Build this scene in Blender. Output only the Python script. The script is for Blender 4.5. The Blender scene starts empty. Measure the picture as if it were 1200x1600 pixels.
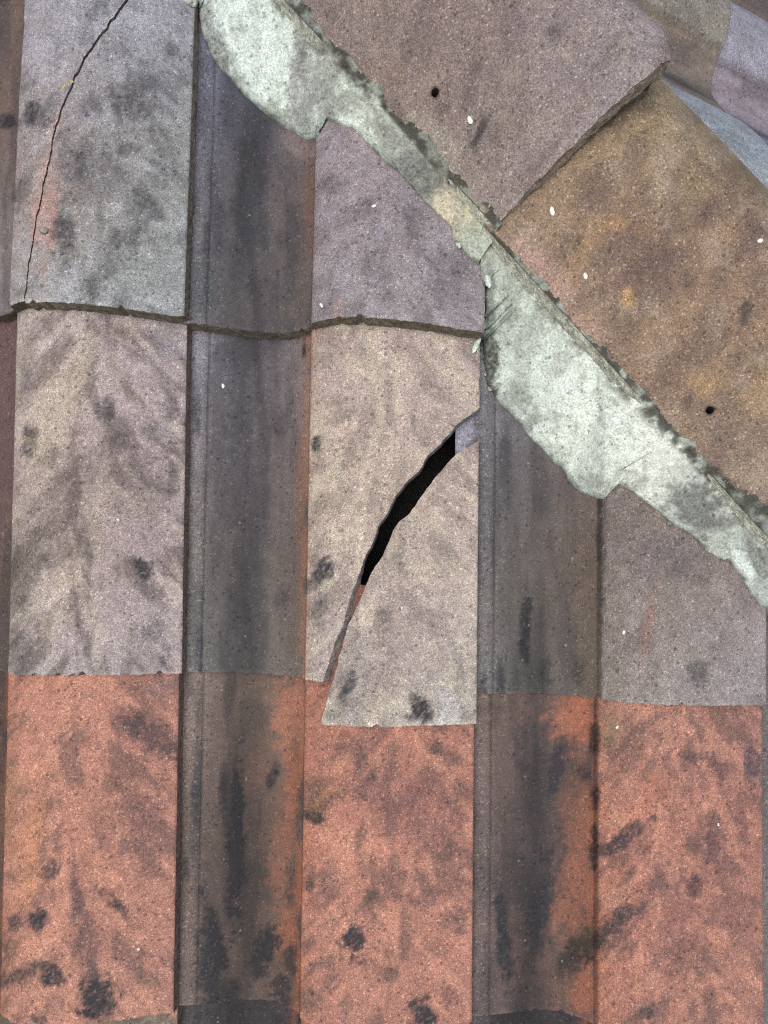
import bpy, bmesh, math
import numpy as np
from mathutils import Matrix, Vector

# ----------------------------------------------------------------------------
# Units: the roof is measured in "roof units" (1 unit = 0.65 mm), X to the right along the
# eave, Y down the slope, z out of the roof; A() turns that into metres in the slope's frame.
# ----------------------------------------------------------------------------
S = 0.00065
PITCH = math.radians(25)
XN, YN, D = 720.0, 950.0, 1160.0          # where the camera stands over the slope
W = Matrix.Translation((0, 0, 3.2)) @ Matrix.Rotation(PITCH, 4, 'X')

def A(X, Y, z):
    return ((X - 600.0) * S, (800.0 - Y) * S, z * S)

scene = bpy.context.scene
col = scene.collection

# ---------------- camera ----------------
cam = bpy.data.cameras.new('camera')
camo = bpy.data.objects.new('camera', cam); col.objects.link(camo)
cam.sensor_fit = 'VERTICAL'; cam.sensor_height = 36.0
cam.lens = 36.0 * D / 1600.0
cam.shift_x = (600 - XN) / 1600.0
cam.shift_y = (YN - 800) / 1600.0
cam.clip_start = 0.01; cam.clip_end = 500
camo.matrix_world = W @ Matrix.Translation(A(XN, YN, D))
scene.camera = camo

# ---------------- sky and sun ----------------
SUN_EL, SUN_AZ = math.radians(64), math.radians(186)      # azimuth from +Y towards +X
world = bpy.data.worlds.new('World'); scene.world = world
world.use_nodes = True
wn = world.node_tree; wn.nodes.clear()
wo = wn.nodes.new('ShaderNodeOutputWorld'); wb = wn.nodes.new('ShaderNodeBackground')
sk = wn.nodes.new('ShaderNodeTexSky'); sk.sky_type = 'NISHITA'; sk.sun_disc = False
sk.sun_elevation = SUN_EL; sk.sun_rotation = SUN_AZ
sk.dust_density = 6.0; sk.air_density = 1.0; sk.ozone_density = 1.0
wb.inputs['Strength'].default_value = 0.15
wn.links.new(sk.outputs[0], wb.inputs[0]); wn.links.new(wb.outputs[0], wo.inputs[0])
sun = bpy.data.lights.new('sun', 'SUN'); sun.energy = 1.5; sun.angle = math.radians(38)
sun.color = (1.0, 0.95, 0.88)
suno = bpy.data.objects.new('sun', sun); col.objects.link(suno)
sd = Vector((math.sin(SUN_AZ) * math.cos(SUN_EL), math.cos(SUN_AZ) * math.cos(SUN_EL), math.sin(SUN_EL)))
suno.rotation_euler = (-sd).to_track_quat('-Z', 'Y').to_euler()
suno.location = (0, 0, 8)

vs = scene.view_settings
vs.view_transform = 'Standard'; vs.look = 'None'; vs.gamma = 1.0; vs.use_curve_mapping = False
vs.exposure = 0.0
scene.render.engine = 'CYCLES'
scene.cycles.use_denoising = False
scene.cycles.max_bounces = 6
scene.cycles.pixel_filter_type = 'BLACKMAN_HARRIS'; scene.cycles.filter_width = 1.15

# ----------------------------------------------------------------------------
# small numpy toolbox
# ----------------------------------------------------------------------------
def _h(ix, iy, seed):
    n = (ix.astype(np.int64) * 374761393 + iy.astype(np.int64) * 668265263 + seed * 974634777) & 0xffffffff
    n = ((n ^ (n >> 13)) * 1274126177) & 0xffffffff
    n = (n ^ (n >> 16)) & 0xffffffff
    return n.astype(np.float64) / 4294967295.0

def vnoise(x, y, seed=0):
    x = np.asarray(x, float); y = np.asarray(y, float)
    x0 = np.floor(x); y0 = np.floor(y)
    fx = x - x0; fy = y - y0
    fx = fx * fx * (3 - 2 * fx); fy = fy * fy * (3 - 2 * fy)
    a = _h(x0, y0, seed); b = _h(x0 + 1, y0, seed); c = _h(x0, y0 + 1, seed); d = _h(x0 + 1, y0 + 1, seed)
    return (a * (1 - fx) + b * fx) * (1 - fy) + (c * (1 - fx) + d * fx) * fy

def fbm(x, y, seed=0, octv=4):
    r = 0; amp = 1; tot = 0
    for k in range(octv):
        r = r + amp * vnoise(x * 2 ** k + 17.3 * k, y * 2 ** k - 9.1 * k, seed + k)
        tot += amp; amp *= 0.5
    return r / tot

def sst(x, a, b):
    t = np.clip((x - a) / (b - a), 0, 1)
    return t * t * (3 - 2 * t)

def lin(c):
    c = np.asarray(c, float) / 255.0
    return np.where(c <= 0.04045, c / 12.92, ((c + 0.055) / 1.055) ** 2.4)

def photo(X, Y, z):
    """where a roof point is seen by the camera over the slope (used to measure stains)"""
    k = D / (D - z)
    return XN + (X - XN) * k, YN + (Y - YN) * k

def unphoto(px, py, z):
    k = (D - z) / D
    return XN + (px - XN) * k, YN + (py - YN) * k

# ----------------------------------------------------------------------------
# tile profile (z over u) : pan on the left, roll on the right
# ----------------------------------------------------------------------------
UC = 187.0        # crease between pan and roll
UW = 441.0
TH = 20.0         # thickness
GAUGE = 512.0
TLEN = 640.0

def _smooth(xs, ys, w):
    d = np.linspace(xs[0], xs[-1], 800)
    v = np.interp(d, xs, ys)
    n = int(w / (d[1] - d[0])) | 1
    lo = 2 * v[0] - v[1:n + 1][::-1]; hi = 2 * v[-1] - v[-n - 1:-1][::-1]
    p = np.concatenate([lo, v, hi])
    for _ in range(2):
        p = np.convolve(p, np.ones(n) / n, 'same')
    return d, p[n:-n]

_p1 = _smooth([-40, 0, 26, 60, 90, 115, 140, 160, 175, UC], [22, 25, 22, 12, 4, 0, 4, 14, 26, 37], 18)
_p2 = _smooth([UC, 205, 225, 250, 275, 305, 340, 390, 441, 446], [50, 63, 74, 81, 83, 82, 76, 62, 46, 44.4], 18)

def prof(u):
    u = np.asarray(u, float)
    r = np.where(u < UC, np.interp(u, *_p1), np.interp(u, *_p2))
    # small shoulder so the crease is a rounded step, not a cliff
    t = sst(u, UC - 2.5, UC + 2.5)
    return np.where(np.abs(u - UC) < 2.5, 37 * (1 - t) + 50 * t, r)

class Spec:
    def __init__(s, row, colm, x, y, lean, slope, wu=1.0):
        s.lift = 30.0 if row == 1 else TH
        s.row, s.col, s.x, s.y = row, colm, x, y
        s.lean, s.slope, s.wu = math.tan(math.radians(lean)), slope, wu
    def pos(s, u, v):
        X = s.x + (u - UW) * s.wu + v * s.lean
        Y = s.y + (u - UW) * s.wu * s.slope - v
        z = prof(u) + s.lift * (1 - v / GAUGE)
        return X, Y, z
    def uv(s, X, Y):
        v = s.y - Y; u = (X - s.x) / s.wu + UW
        for _ in range(4):
            u = (X - s.x - v * s.lean) / s.wu + UW
            v = s.y + (u - UW) * s.wu * s.slope - Y
        return u, v

SP = {}
def spec(row, c, x, y, lean, slope, wu=1.0):
    SP[(row, c)] = Spec(row, c, x, y, lean, slope, wu)
spec(1, 'a', 315.4, 525.5, .7, .045); spec(1, 'b', 754.9, 548, .7, .05)
spec(1, 'z', -126, 508, .7, .045);    spec(1, 'c', 1196, 570, .7, .05)
spec(2, 'a', 308, 1047, .1, .0);      spec(2, 'b', 743.6, 1068, .6, .05)
spec(2, 'z', -133, 1045, .1, .01);    spec(2, 'c', 1171, 1094, .5, .036, .97)
spec(3, 'a', 296, 1547, .1, .0);      spec(3, 'b', 736, 1561, .5, .028)
spec(3, 'z', -145, 1546, .1, .0);     spec(3, 'c', 1167, 1577, .5, .03, .975)
spec(3, 'd', 1606, 1592, .5, .03);    spec(2, 'd', 1610, 1112, .5, .036)
for c, x, y in (('z', -148, 2052), ('a', 292, 2056), ('b', 731, 2068), ('c', 1168, 2082), ('d', 1606, 2096)):
    spec(4, c, x, y, .3, .028)
for c, x, y in (('z', -150, 2560), ('a', 290, 2566), ('b', 729, 2578), ('c', 1166, 2592), ('d', 1604, 2606)):
    spec(5, c, x, y, .3, .028)
for c, x, y in (('z', -122, -6), ('a', 322, 12), ('b', 762, 34)):
    spec(0, c, x, y, .5, .045)
spec(-1, 'z', -118, -520, .5, .045); spec(-1, 'a', 326, -500, .5, .045)
for r, y in ((-1, -540), (0, -26), (1, 488), (2, 1040), (3, 1545), (4, 2046), (5, 2556)):
    spec(r, 'y', -560 if r < 2 else -574, y, .3, .02)

def surf_z(X, Y, skip=()):
    """top surface of the uppermost tile at a roof point"""
    X = np.asarray(X, float); Y = np.asarray(Y, float)
    out = np.full(np.broadcast(X, Y).shape, -40.0)
    for kk, s in SP.items():
        if kk in skip: continue
        u, v = s.uv(X, Y)
        ok = (u > -36) & (u < UW) & (v > 0) & (v < TLEN)
        out = np.where(ok, np.maximum(out, s.pos(u, v)[2]), out)
    return out

def on_tiles(px, py, lift=0.0):
    z = np.full(np.shape(px), 40.0)
    for _ in range(25):
        X, Y = unphoto(px, py, z)
        z = 0.5 * z + 0.5 * (surf_z(X, Y) + lift)
    return X, Y, z

# ----------------------------------------------------------------------------
# hip frame: s runs down the hip, q to the left of it
# ----------------------------------------------------------------------------
HX, HY = 958.0, 274.0
_ha = math.atan2(1 / math.cos(PITCH), 1.0)
DX, DY = math.cos(_ha), math.sin(_ha)          # down the hip (roof X, Y-down)
QX, QY = -DY, DX                                # to the left of the hip
_be = math.hypot(.313, 1.0)
BQ, BZ = -.313 / _be, 1 / _be                   # bisector in (q, z)

def hip_pt(s, e, b):
    """s along hip, e across (left +), b along the bisector -> roof X, Y, z"""
    q = e * BZ + b * BQ
    z = -e * BQ + b * BZ
    return HX + DX * s + QX * q, HY + DY * s + QY * q, z

def hip_sq(X, Y):
    return (X - HX) * DX + (Y - HY) * DY, (X - HX) * QX + (Y - HY) * QY

# ----------------------------------------------------------------------------
# materials
# ----------------------------------------------------------------------------
KA = np.array((.80, .885, .94))      # photograph tone -> base colour

def grain_mat(name, rough=0.8, g_lo=0.52, g_hi=1.46, fleck=0.55, bump=0.5, gscale=860.0, attr=True, base=(.2, .2, .2)):
    m = bpy.data.materials.new(name); m.use_nodes = True
    nt = m.node_tree; N = nt.nodes; L = nt.links
    b = N['Principled BSDF']
    b.inputs['Roughness'].default_value = rough
    b.inputs['Specular IOR Level'].default_value = 0.35
    tc = N.new('ShaderNodeTexCoord')
    if attr:
        a = N.new('ShaderNodeAttribute'); a.attribute_name = 'tint'; csock = a.outputs['Color']; gsock = a.outputs['Alpha']
    else:
        a = N.new('ShaderNodeRGB'); a.outputs[0].default_value = (*base, 1); csock = a.outputs[0]; gsock = None
    def noise(scale, detail=2.0, rough_=0.6):
        n = N.new('ShaderNodeTexNoise'); n.inputs['Scale'].default_value = scale
        n.inputs['Detail'].default_value = detail; n.inputs['Roughness'].default_value = rough_
        L.new(tc.outputs['Object'], n.inputs['Vector']); return n.outputs['Fac']
    def rng(sock, a0, a1, b0, b1):
        r = N.new('ShaderNodeMapRange'); r.clamp = True
        r.inputs[1].default_value = a0; r.inputs[2].default_value = a1
        r.inputs[3].default_value = b0; r.inputs[4].default_value = b1
        L.new(sock, r.inputs[0]); return r.outputs[0]
    def mth(op, s0, s1):
        r = N.new('ShaderNodeMath'); r.operation = op
        for i, s_ in enumerate((s0, s1)):
            if isinstance(s_, (int, float)): r.inputs[i].default_value = s_
            else: L.new(s_, r.inputs[i])
        return r.outputs[0]
    def mix(bt, fac, c0, c1):
        r = N.new('ShaderNodeMix'); r.data_type = 'RGBA'; r.blend_type = bt
        for i, s_ in ((0, fac), (6, c0), (7, c1)):
            if isinstance(s_, (int, float)): r.inputs[i].default_value = s_
            elif isinstance(s_, tuple): r.inputs[i].default_value = s_
            else: L.new(s_, r.inputs[i])
        return r.outputs[2]
    g1 = noise(gscale, 2.0, 0.7)
    g2 = noise(gscale * 0.28, 2.0)
    g3 = noise(gscale * 0.05, 3.0)
    f1 = rng(g1, 0.34, 0.66, g_lo, g_hi)
    f2 = rng(g2, 0.30, 0.70, 0.84, 1.16)
    f3 = rng(g3, 0.30, 0.70, 0.92, 1.08)
    f = mth('MULTIPLY', mth('MULTIPLY', f1, f2), f3)
    if gsock is not None:
        f = mth('ADD', mth('MULTIPLY', mth('SUBTRACT', f, 1.0), gsock), 1.0)
    sc = N.new('ShaderNodeVectorMath'); sc.operation = 'SCALE'
    L.new(csock, sc.inputs[0]); L.new(f, sc.inputs['Scale'])
    c = sc.outputs[0]
    # single sand grains: pale flecks and dark pits
    def cells(scale, thr, rad):
        v = N.new('ShaderNodeTexVoronoi'); v.inputs['Scale'].default_value = scale
        L.new(tc.outputs['Object'], v.inputs['Vector'])
        sep = N.new('ShaderNodeSeparateColor'); L.new(v.outputs['Color'], sep.inputs[0])
        pick = rng(sep.outputs[0], thr, thr + 0.02, 0, 1)
        rr = mth('MULTIPLY', sep.outputs[1], rad)
        near = mth('LESS_THAN', v.outputs['Distance'], rr)
        return mth('MULTIPLY', pick, near), sep.outputs[2]
    w1, r1 = cells(540.0, 0.82, 0.66)
    if gsock is not None: w1 = mth('MULTIPLY', w1, gsock)
    fl = N.new('ShaderNodeVectorMath'); fl.operation = 'SCALE'
    L.new(c, fl.inputs[0]); fl.inputs['Scale'].default_value = 1.7
    pale = N.new('ShaderNodeVectorMath'); pale.operation = 'ADD'
    L.new(fl.outputs[0], pale.inputs[0]); pale.inputs[1].default_value = (.10, .09, .08)
    c = mix('MIX', mth('MULTIPLY', w1, fleck), c, pale.outputs[0])
    w2, r2 = cells(330.0, 0.87, 0.65)
    c = mix('MULTIPLY', mth('MULTIPLY', w2, 0.55), c, (.25, .25, .27, 1))
    w3, r3 = cells(300.0, 0.978, 0.46)
    c = mix('MIX', mth('MULTIPLY', w3, 0.6 * fleck), c, (.42, .38, .33, 1))
    L.new(c, b.inputs['Base Color'])
    hgt = mth('ADD', mth('MULTIPLY', g1, 1.0), mth('ADD', mth('MULTIPLY', g2, 1.2), mth('MULTIPLY', w1, 0.3)))
    bp = N.new('ShaderNodeBump'); bp.inputs['Strength'].default_value = bump
    bp.inputs['Distance'].default_value = 0.0009
    L.new(hgt, bp.inputs['Height']); L.new(bp.outputs[0], b.inputs['Normal'])
    return m

M_TILE = grain_mat('weathered_concrete_tile')
M_CAP = grain_mat('weathered_concrete_cap', g_lo=0.55, g_hi=1.45, fleck=0.6, gscale=700)
M_MORTAR = grain_mat('lime_mortar', rough=0.92, g_lo=0.70, g_hi=1.24, fleck=0.2, bump=0.8, gscale=520)
M_FELT = grain_mat('black_underlay', attr=False, base=(.012, .012, .013), fleck=0.0)
M_WOOD = grain_mat('batten_timber', attr=False, base=(.05, .035, .022), fleck=0.0)
M_PIT = grain_mat('nail_hole_wall', attr=False, base=(.03, .025, .022), fleck=0.0)
M_SPOT = grain_mat('white_lichen', attr=False, base=(.72, .74, .70), fleck=0.0, g_lo=.9, g_hi=1.1)
M_STRAW = grain_mat('dry_straw', attr=False, base=(.5, .42, .24), fleck=0.0)
M_STONE = grain_mat('grit_stone', attr=False, base=(.26, .25, .22), fleck=0.4)
M_GRASS = grain_mat('lawn', attr=False, base=(.05, .09, .03), fleck=0.0, gscale=40)

# ----------------------------------------------------------------------------
# mesh helpers
# ----------------------------------------------------------------------------
def empty(name, mat=W):
    o = bpy.data.objects.new(name, None); o.empty_display_size = 0.1
    col.objects.link(o); o.matrix_world = mat
    return o

def tag(o, label=None, cat=None, group=None, kind=None):
    for k, v in (('label', label), ('category', cat), ('group', group), ('kind', kind)):
        if v: o[k] = v
    return o

class Geo:
    """vertices in roof units with a colour each"""
    def __init__(s): s.v = []; s.f = []; s.c = []; s.n = 0; s.sm = []
    def grid(s, X, Y, Z, C, flip=False):
        h, w = X.shape
        base = s.n
        P = np.stack([(X - 600) * S, (800 - Y) * S, Z * S], -1).reshape(-1, 3)
        s.v.append(P); C = np.asarray(C)
        if C.shape[-1] == 3: C = np.concatenate([np.broadcast_to(C, (h, w, 3)), np.ones((h, w, 1))], -1)
        s.c.append(np.broadcast_to(C, (h, w, 4)).reshape(-1, 4)); s.n += h * w
        i = np.arange(h * w).reshape(h, w) + base
        q = np.stack([i[:-1, :-1], i[:-1, 1:], i[1:, 1:], i[1:, :-1]], -1).reshape(-1, 4)
        if flip: q = q[:, ::-1]
        s.f.append(q)
        return i
    def build(s, name, mat, parent=None, org=None, clip=None):
        V = np.concatenate(s.v); F = np.concatenate(s.f); C = np.concatenate(s.c)
        if org is None:
            org = (V.min(0) + V.max(0)) / 2
        V = V - org
        me = bpy.data.meshes.new(name)
        me.vertices.add(len(V)); me.vertices.foreach_set('co', V.astype(np.float32).ravel())
        me.loops.add(F.size); me.loops.foreach_set('vertex_index', F.astype(np.int32).ravel())
        me.polygons.add(len(F)); me.polygons.foreach_set('loop_start', np.arange(0, F.size, 4, dtype=np.int32))
        me.polygons.foreach_set('use_smooth', np.ones(len(F), bool))
        me.update(calc_edges=True)
        at = me.color_attributes.new('tint', 'FLOAT_COLOR', 'POINT')
        cc = (C if C.shape[1] == 4 else np.concatenate([C, np.ones((len(C), 1))], 1)).astype(np.float32)
        at.data.foreach_set('color', cc.ravel())
        me.validate()
        me.materials.append(mat)
        if clip is not None:
            bm = bmesh.new(); bm.from_mesh(me)
            co, no = clip
            bmesh.ops.bisect_plane(bm, geom=bm.verts[:] + bm.edges[:] + bm.faces[:], dist=1e-6,
                                   plane_co=Vector(co) - Vector(org), plane_no=no, clear_outer=True)
            bm.to_mesh(me); bm.free()
        o = bpy.data.objects.new(name, me); col.objects.link(o)
        if parent is not None:
            o.parent = parent; o.location = org
        else:
            o.matrix_world = W @ Matrix.Translation(org)
        return o

def solid(g, X, Y, Z, C, th, edge_c, rough=1.2, seed=1, down=None, flare=None, under=(110, 80, 68)):
    """closed slab: top grid + underside + walls with their own colour. Rows run up the slope, columns to the right."""
    g.grid(X, Y, Z, C)
    if down is None: dn = (0, 0, -1)
    else: dn = down
    fl = np.zeros_like(X) if flare is None else flare
    Xb, Yb, Zb = X + dn[0] * th + fl, Y + dn[1] * th, Z + dn[2] * th
    uc_ = np.broadcast_to(lin(under), C.shape[:2] + (3,))
    g.grid(Xb, Yb, Zb, uc_, flip=True)
    for k, (sl, flip) in enumerate((((0, slice(None)), True), ((-1, slice(None)), False),
                                    ((slice(None), 0), False), ((slice(None), -1), True))):
        xt, yt, zt = X[sl], Y[sl], Z[sl]
        ec = edge_c[k] if isinstance(edge_c, (list, tuple)) and len(edge_c) == 4 and not np.isscalar(edge_c[0]) else edge_c
        lv = [0, .08, .2, .35, .5, .65, .8, .92, 1.0]
        L = len(lv)
        t = np.array(lv)[:, None]
        n = len(xt)
        ii = np.arange(n)[None, :]
        j = (fbm(ii * .45 + 0 * t, t * 5 + 0 * ii, seed + 31 * k, 3) - .5) * 2 * rough * np.sin(t * math.pi)
        # push wall outwards / inwards
        out = {0: (0, 1), 1: (0, -1), 2: (-1, 0), 3: (1, 0)}[k]
        xx = xt[None] + dn[0] * th * t + out[0] * j + fl[sl][None] * t
        yy = yt[None] + dn[1] * th * t + out[1] * j
        zz = zt[None] + dn[2] * th * t
        nz = fbm(ii * .8 + 0 * t, t * 6 + 0 * ii, seed + 77 + k, 3)[..., None]
        cc = np.asarray(ec)[None, None] * (0.25 + 1.5 * nz)
        g.grid(xx, yy, zz, cc, flip=not flip)

# ----------------------------------------------------------------------------
# surface colour of the tiles: what has grown, washed or worn on each, with some painted light and shade
# ----------------------------------------------------------------------------
def shepard(pts, px, py, sig=95.0):
    num = 0; den = 0
    for (x, y, c) in pts:
        w = np.exp(-((px - x) ** 2 + (py - y) ** 2) / (2 * sig * sig)) + 1e-6 / (1 + ((px - x) ** 2 + (py - y) ** 2) / 1e5)
        num = num + w[..., None] * lin(c); den = den + w[..., None]
    return num / den

def blot(C, px, py, x, y, rx, ry, ang=0.0, a=.8, c=(52, 50, 54), seed=0, soft=.55):
    soft = .42 if a > .72 else soft
    rx, ry, a = rx * 1.2, ry * 1.15, min(1.0, a * 1.12)
    """a soft-edged blotch of growth, soot or painted shade, long axis ry turned by ang degrees (clockwise from the slope line)"""
    if c[2] > c[0] and c[0] < 80: c = (c[0], c[1], c[0] + (c[2] - c[0]) * .35)
    t = math.radians(ang)
    dx, dy = px - x, py - y
    lx = dx * math.cos(t) + dy * math.sin(t)
    ly = -dx * math.sin(t) + dy * math.cos(t)
    r = np.sqrt((lx / rx) ** 2 + (ly / ry) ** 2)
    sd_ = int(x * 7 + y * 13) + seed
    r = r + (fbm(px / 16.0, py / 16.0, sd_, 3) - .5) * 1.3 + (fbm(px / 5.0, py / 5.0, sd_ + 5, 2) - .5) * .7
    al = a * (1 - sst(r, 1 - soft, 1 + soft * .7)) * (.45 + 1.1 * fbm(px / 3.2, py / 3.2, sd_ + 9, 2))
    al = np.clip(al, 0, 1)
    return C * (1 - al[..., None]) + lin(c) * al[..., None]

def strokes(px, py, uc, fan, ln, wd, seed, slope_deg=42):
    """mottling drawn out along the run-off: fans out to both sides of a roll, runs straight in a pan"""
    def one(deg, sd):
        t = math.radians(deg)
        al = math.cos(t) * py - math.sin(t) * (px - uc)
        ac = math.sin(t) * py + math.cos(t) * (px - uc)
        return fbm(ac / wd, al / ln, sd, 4) - .5
    if not fan:
        return one(0, seed) + .5
    d = (px - uc) / 115.0
    wr = sst(d, -.1, .9); wl = sst(-d, -.1, .9); wc = np.clip(1 - wr - wl, 0, 1)
    return .5 + (wr * one(-slope_deg, seed) + wl * one(slope_deg, seed + 3) + wc * one(0, seed + 7)) / np.sqrt(wr ** 2 + wl ** 2 + wc ** 2)

def paint(px, py, u, v, pts, seed, roll_c, dark=(92, 78, 76), amp=.55, pale=(190, 172, 155), pamp=.25,
          blots=(), pan_dark=(70, 68, 72), pan_amp=.55, rust=None, ln=60, thr=.5, groove=True, uscale=1.0):
    roll = sst(u, UC - 2.5, UC + 2.5)
    near = np.abs(u - UC) < 12
    cpx = px[near].mean() if near.any() else -1e9
    pa_ = [p for p in pts if p[0] < cpx - 2] or pts
    pr_ = [p for p in pts if p[0] >= cpx - 2] or pts
    C = shepard(pa_, px, py) * (1 - roll)[..., None] + shepard(pr_, px, py) * roll[..., None]
    # rolls
    n = strokes(px, py, roll_c, True, ln, 24, seed)
    n2 = strokes(px, py, roll_c + 30, True, ln * .5, 11, seed + 40)
    m = fbm(px / 60, py / 60, seed + 9, 4)
    q_ = n * .5 + n2 * .25 + m * .25
    a = sst((q_ - .5) / .075 + (.5 - thr) * 8, -.35, 1.7) * amp * roll
    C = C * (1 - a[..., None]) + lin(dark) * a[..., None]
    b = sst((strokes(px, py, roll_c - 20, True, ln * .8, 14, seed + 80) - .5) / .11, .1, 1.8) * pamp * roll
    C = C * (1 - b[..., None]) + lin(pale) * b[..., None]
    # pans: straight runs of black algae
    p = strokes(px, py, 0, False, 170, 24, seed + 120) * .6 + strokes(px, py, 0, False, 45, 8, seed + 160) * .15 + m * .25
    a = sst((p - .5) / .085, -.6, 1.5) * pan_amp * (1 - roll)
    C = C * (1 - a[..., None]) + lin(pan_dark) * a[..., None]
    # general fine mottling
    f = fbm(px / 13, py / 13, seed + 200, 3)
    f2 = fbm(px / 5, py / 5, seed + 230, 2)
    C = C * (0.80 + 0.28 * f + .14 * f2)[..., None]
    if rust is not None:
        rc, ra = rust
        k = .55 * ra * np.exp(-((u - UC + 3) / 14.0) ** 2) * sst(fbm(px / 12, py / 50, seed + 260, 3), .30, .62)
        C = C * (1 - k[..., None]) + lin(rc) * k[..., None]
    for bl in blots:
        C = blot(C, px, py, *bl)
    ar = np.exp(-(v / 3.5) ** 2) * sst(fbm(px / 7, py / 7, seed + 270, 3), .3, .55) * .35  # highlight painted in worn patches along the lower arris
    C = C * (1 + ar[..., None])
    if groove:
        k = .3 * np.exp(-((u - 26.4) / 1.2) ** 2)
        C = C * (1 - k[..., None]) + lin((45, 43, 42)) * k[..., None]
        k = .12 * sst(10 - np.abs(u), 0, 8)
        C = C * (1 - k[..., None]) + lin((62, 58, 54)) * k[..., None]
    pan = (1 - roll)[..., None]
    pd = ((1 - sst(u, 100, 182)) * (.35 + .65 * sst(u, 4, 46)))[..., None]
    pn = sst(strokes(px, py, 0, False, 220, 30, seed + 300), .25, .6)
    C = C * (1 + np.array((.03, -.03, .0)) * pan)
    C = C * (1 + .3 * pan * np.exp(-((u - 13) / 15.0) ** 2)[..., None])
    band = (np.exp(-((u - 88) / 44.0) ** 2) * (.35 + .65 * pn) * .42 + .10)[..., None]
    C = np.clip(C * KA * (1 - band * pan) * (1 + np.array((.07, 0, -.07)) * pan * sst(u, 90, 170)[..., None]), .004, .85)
    G = 1 - .5 * (1 - roll) * sst(u, 10, 60) * (1 - .5 * sst(u, 120, 180))
    return np.concatenate([C, G[..., None]], -1)

U_COLS = np.unique(np.concatenate([np.arange(-36, 24, 5.0), [24.4, 25.6, 26.4, 27.2, 28.4], np.arange(32, 184, 3.3),
                                   [184.2, 185.4, 186.4, 187.4, 188.6, 189.8], np.arange(193, 436, 3.1), [437.5, 439.5, 440.6, 441.0]]))
V_ROWS = np.concatenate([[0, .8, 2.2, 4.5, 8], np.arange(11.5, 545, 3.3), np.arange(560, 641, 10)])

def tile_arrays(sp, ucols, vrows, seed, uL=None, uR=None, dv=0.0, dz=0.0, du=0.0, chip=1.0, ufix=200.0, chips=()):
    U, V = np.meshgrid(ucols, vrows)
    if uR is not None:
        ub = uR(vrows)[:, None]
        U = np.where(U <= ufix, U, ufix + (U - ufix) * (np.maximum(ub, ufix + 8) - ufix) / (UW - ufix))
    if uL is not None:
        ul = uL(vrows)[:, None]
        k = (U - ucols[0]) / (ucols[-1] - ucols[0])
        U = ul + (UW - ul) * k
    # chipped lower edge
    ch = (fbm(U / 5, 0 * U, seed + 3, 3) - .5) * 2 * chip + np.maximum(fbm(U / 12, 0 * U + 5, seed + 4, 2) - .76, 0) * 30
    for (cu_, cd_, cw_) in chips:
        ch = ch + cd_ * np.exp(-((U - cu_) / cw_) ** 4)
    Vj = V + ch * np.clip(1 - V / 9, 0, 1)
    X, Y, Z = sp.pos(U, Vj)
    # rounded arrises, groove, slight unevenness
    Z = Z - 2.2 * np.clip(1 - V / 3.2, 0, 1) ** 2 - 1.4 * np.clip((U - 438.5) / 2.5, 0, 1) ** 2
    Z = Z - 2.6 * np.exp(-((U - 26.4) / 1.1) ** 2)
    Z = Z + (fbm(X / 22, Y / 22, seed + 6, 3) - .5) * 1.8 + (fbm(X / 90, Y / 90, seed + 7, 2) - .5) * 3
    return X + du, Y - dv, Z + dz, U, Vj

def inside_crack(sp, poly):
    """crack polyline measured in the picture -> (v, u) on that tile"""
    px = np.array([p[0] for p in poly], float); py = np.array([p[1] for p in poly], float)
    z = np.full(px.shape, 70.0)
    for _ in range(20):
        X, Y = unphoto(px, py, z)
        u, v = sp.uv(X, Y)
        z = sp.pos(np.clip(u, 0, UW), v)[2]
    o = np.argsort(v)
    return v[o], u[o]

def jag(f, amp, seed):
    def g(v):
        v = np.asarray(v, float)
        return np.minimum(f(v) + (fbm(v / 11, v * 0, seed, 4) - .5) * 2 * amp + (fbm(v / 3.2, v * 0 + 3, seed + 1, 2) - .5) * amp * .6, UW)
    return g

EDGE_GREY = lin((120, 112, 108)); EDGE_MOSS = lin((112, 106, 92)); EDGE_DARK = lin((88, 74, 66)); EDGE_PALE = lin((150, 138, 128))
HIPCLIP = (A(HX + QX * 34, HY + QY * 34, 0), Vector((-QX, QY, 0)))       # tiles are cut along the hip

CLIP_SHORT = (A(HX + QX * 252, HY + QY * 252, 0), Vector((-QX, QY, 0)))

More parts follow.
